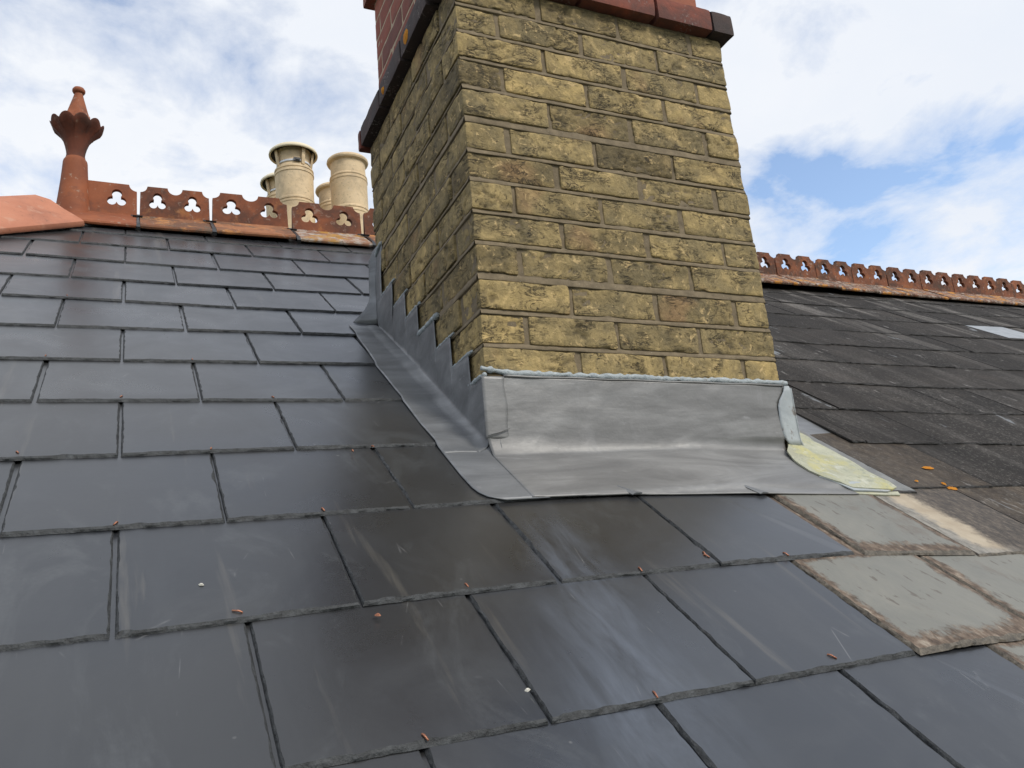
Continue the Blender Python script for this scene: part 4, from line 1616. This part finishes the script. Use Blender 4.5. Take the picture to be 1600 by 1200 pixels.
prof = [(.0365, .243), (.0360, .252), (.0345, .262), (.0365, .278), (.0415, .300), (.0500, .328), (.0640, .354), (.0800, .374), (.0920, .390), (.1000, .406), (.1000, .409), (.0965, .406), (.0840, .388), (.0700, .372), (.0400, .362)]
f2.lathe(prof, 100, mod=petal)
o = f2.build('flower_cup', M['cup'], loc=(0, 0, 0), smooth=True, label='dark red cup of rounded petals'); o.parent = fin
f3 = MB()
def scal(r, z, a):
    if .44 < z < .452:
        return r, z + .008 * math.cos(a * 5)
    return r, z
f3.lathe([(.030, .37), (.0585, .385), (.0555, .400), (.0490, .430), (.0465, .4405), (.0435, .4425), (.0390, .462), (.0300, .495), (.0205, .530), (.0150, .553)], 60, mod=scal)
o = f3.build('cone', M['finial'], loc=(0, 0, 0), smooth=True); o.parent = fin
f4 = MB()
f4.lathe([(.014, .550), (.0215, .553), (.0250, .560), (.0250, .567), (.0205, .575), (.010, .579), (.0001, .580)], 30)
o = f4.build('knob', M['finial'], loc=(0, 0, 0), smooth=True); o.parent = fin
fin.rotation_euler = (0, math.radians(1.2), 0)

# hip tiles: smooth salmon angle tiles running down the hip
def hip_tile(s0_, s1_, label):
    # apex line from s0_ (lower) to s1_ (upper) along the hip
    mb = MB()
    A = np.array([hipx(s0_), s0_ * CP, RZ + s0_ * SP])
    B = np.array([hipx(s1_), s1_ * CP, RZ + s1_ * SP])
    d = (B - A) / np.linalg.norm(B - A)
    # in-plane perpendiculars of both roof slopes
    p1 = np.cross(PN, d); p1 /= np.linalg.norm(p1)
    if p1[0] < 0:
        p1 = -p1
    PN2 = np.array([-SP, 0, CP])
    p2 = np.cross(PN2, d); p2 /= np.linalg.norm(p2)
    if p2[1] < 0:
        p2 = -p2
    wdt = .185
    up = (PN + PN2) / np.linalg.norm(PN + PN2)
    prof = [p1 * wdt + PN * .012, p1 * (wdt + .003) + PN * .020, p1 * wdt + PN * .032, p1 * (wdt * .94) + PN * .038, p1 * (wdt * .5) + PN * .064, p1 * .030 + PN * .089, up * .104,
            p2 * .030 + PN2 * .089, p2 * (wdt * .5) + PN2 * .064, p2 * (wdt * .94) + PN2 * .038, p2 * wdt + PN2 * .032, p2 * (wdt + .003) + PN2 * .020, p2 * wdt + PN2 * .012, up * .016]
    Gh = []
    for u in np.linspace(0, 1, 8):
        c_ = A + (B - A) * u
        Gh.append([c_ + q * 1.0 for q in prof] + [c_ + prof[0]])
    mb.grid(np.array(Gh))
    n = len(prof) + 1
    mb.f.append(tuple(mb.n - n + i for i in range(n - 1)))
    mb.mi.append(0)
    o_ = mb.build('hip_tile', M['hip'], loc=tuple(A))
    smooth_by_angle(o_, 40)
    o_['label'] = label
    o_['category'] = 'hip tile'
    o_['group'] = 'smooth hip tiles below the finial'
    return o_
hip_tile(1.86, 2.31, 'smooth salmon pink hip tile at the left edge below the finial')
hip_tile(1.395, 1.85, 'smooth hip tile further down the hip, outside the left edge')
# mortar under the hip tile edge
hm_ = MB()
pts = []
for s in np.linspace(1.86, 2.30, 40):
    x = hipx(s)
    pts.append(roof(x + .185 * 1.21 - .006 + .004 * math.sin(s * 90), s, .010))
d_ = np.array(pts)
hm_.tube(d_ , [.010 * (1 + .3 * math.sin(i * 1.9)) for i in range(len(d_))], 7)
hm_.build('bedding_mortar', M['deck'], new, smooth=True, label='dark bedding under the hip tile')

# ------------------------------------------------------------------ pots on a stack behind the ridge
stack = thing('rear_chimney', 'yellow brick chimney stack standing behind the ridge below the cream pots', 'chimney', (.74, 4.78, -1.0))
rs = MB()
for kk in range(44):
    z0 = -1.0 + kk * .073
    rs.box((.25 + .001 * (kk % 3), 4.23, z0), (1.27, 5.33, z0 + .070), attr=(random.random(), 0, random.random()))
rs.build('brick_stack', M['brick'], stack)
fl = MB()
fl.lathe([(.70, 2.212), (.60, 2.26), (.30, 2.31), (.001, 2.32)], 4)
fl.v[0] = fl.v[0] @ np.array([[math.cos(.785), math.sin(.785), 0], [-math.sin(.785), math.cos(.785), 0], [0, 0, 1]]) + np.array([.74, 4.78, 0])
fl.build('flaunching', M['mortar'], stack)
ZP = 2.28


def pot(x, y, capped, label, dz=0.0):
    t = thing('chimney_pot', label, 'chimney pot', (x, y, ZP + dz), 'cream clay pots behind the ridge')
    b_ = MB()
    R = .146
    if capped:
        prof = [(.170, -.03), (.172, .06), (.170, .09), (R + .003, .10), (R - .001, .112), (R, .270), (R, .300), (R + .003, .303), (R + .003, .315), (R - .002, .319), (R - .002, .325), (R + .003, .329), (R + .003, .343), (R - .002, .348), (R, .52), (R + .001, .556),
                (R + .006, .560), (R + .006, .574), (R, .578), (R, .588), (R + .005, .592), (R + .004, .606), (R - .014, .617), (R - .020, .640), (R - .022, .70), (R - .014, .745), (R - .008, .76), (R - .03, .76), (R - .035, .6)]
    else:
        prof = [(.17, -.03), (.17, .05), (R, .07), (R, .29), (R + .004, .294), (R + .004, .306), (R - .001, .311), (R - .001, .32), (R + .004, .324), (R + .003, .338), (R - .002, .345), (R, .52), (R + .002, .575), (R + .006, .580), (R + .006, .592), (R + .001, .597), (R + .001, .607),
                (R + .005, .612), (R + .003, .624), (R - .006, .632), (R - .008, .70), (R - .005, .738), (R + .004, .744), (R + .016, .750), (R + .021, .762), (R + .018, .776), (R + .008, .786), (R - .010, .790), (R - .025, .785), (R - .03, .6)]
    b_.lathe(prof, 64)
    o_ = b_.build('pot_body', M['pot'], loc=(0, 0, 0)); o_.parent = t
    smooth_by_angle(o_, 30)
    if capped:
        c = MB()
        c.lathe([(.172, .748), (.180, .740), (.187, .742), (.189, .752), (.186, .764), (.170, .780), (.135, .794), (.08, .803), (.0001, .806)], 64)
        o_ = c.build('cap', M['potcap'], loc=(0, 0, 0), smooth=True, label='pale domed rain cap'); o_.parent = t
        u = MB()
        u.lathe([(.173, .7475), (.168, .766), (.10, .782), (.0001, .785)], 40)
        o_ = u.build('cap_lining', M['black'], loc=(0, 0, 0), smooth=True); o_.parent = t
        for an in (200, 290, 335, 20, 110):
            l = MB()
            a_ = math.radians(an)
            ct, st_ = math.cos(a_), math.sin(a_)
            for (r0, z0, r1, z1) in [(.130, .622, .150, .752)]:
                tg = np.array([-st_, ct, 0]) * .013
                i_ = np.array([ct * r0, st_ * r0, z0]); j_ = np.array([ct * r1, st_ * r1, z1])
                out_ = np.array([ct, st_, 0]) * .010
                V = [i_ - tg, i_ + tg, i_ + tg + out_, i_ - tg + out_, j_ - tg, j_ + tg, j_ + tg + out_, j_ - tg + out_]
                l.add(V, [(0, 1, 2, 3), (4, 7, 6, 5), (0, 4, 5, 1), (1, 5, 6, 2), (2, 6, 7, 3), (3, 7, 4, 0)])
            o_ = l.build('cap_leg', M['pot'], loc=(0, 0, 0)); o_.parent = t
        s_ = MB()
        s_.lathe([(R - .016, .640), (R - .013, .641), (R - .013, .657), (R - .017, .658)], 48)
        o_ = s_.build('strap', M['strap'], loc=(0, 0, 0), smooth=True); o_.parent = t
        q = MB()
        q.box((-.026, -(R - .002), .636), (.026, -(R - .018), .664))
        q.box((-.010, -(R + .004), .643), (.018, -(R - .004), .658))
        o_ = q.build('buckle', M['black'], loc=(0, 0, 0)); o_.parent = t
    return t


pot(.512, 4.5, True, 'cream clay pot with a pale domed cap, the full one above the ridge', -.038)
pot(.944, 4.5, False, 'open cream clay pot with rolled rim beside the left edge of the chimney', -.062)
pot(.522, 5.04, True, 'domed cream pot half hidden behind the front capped pot', -.012)
pot(.962, 5.04, False, 'darker open clay pot half hidden between the two front pots', -.045)
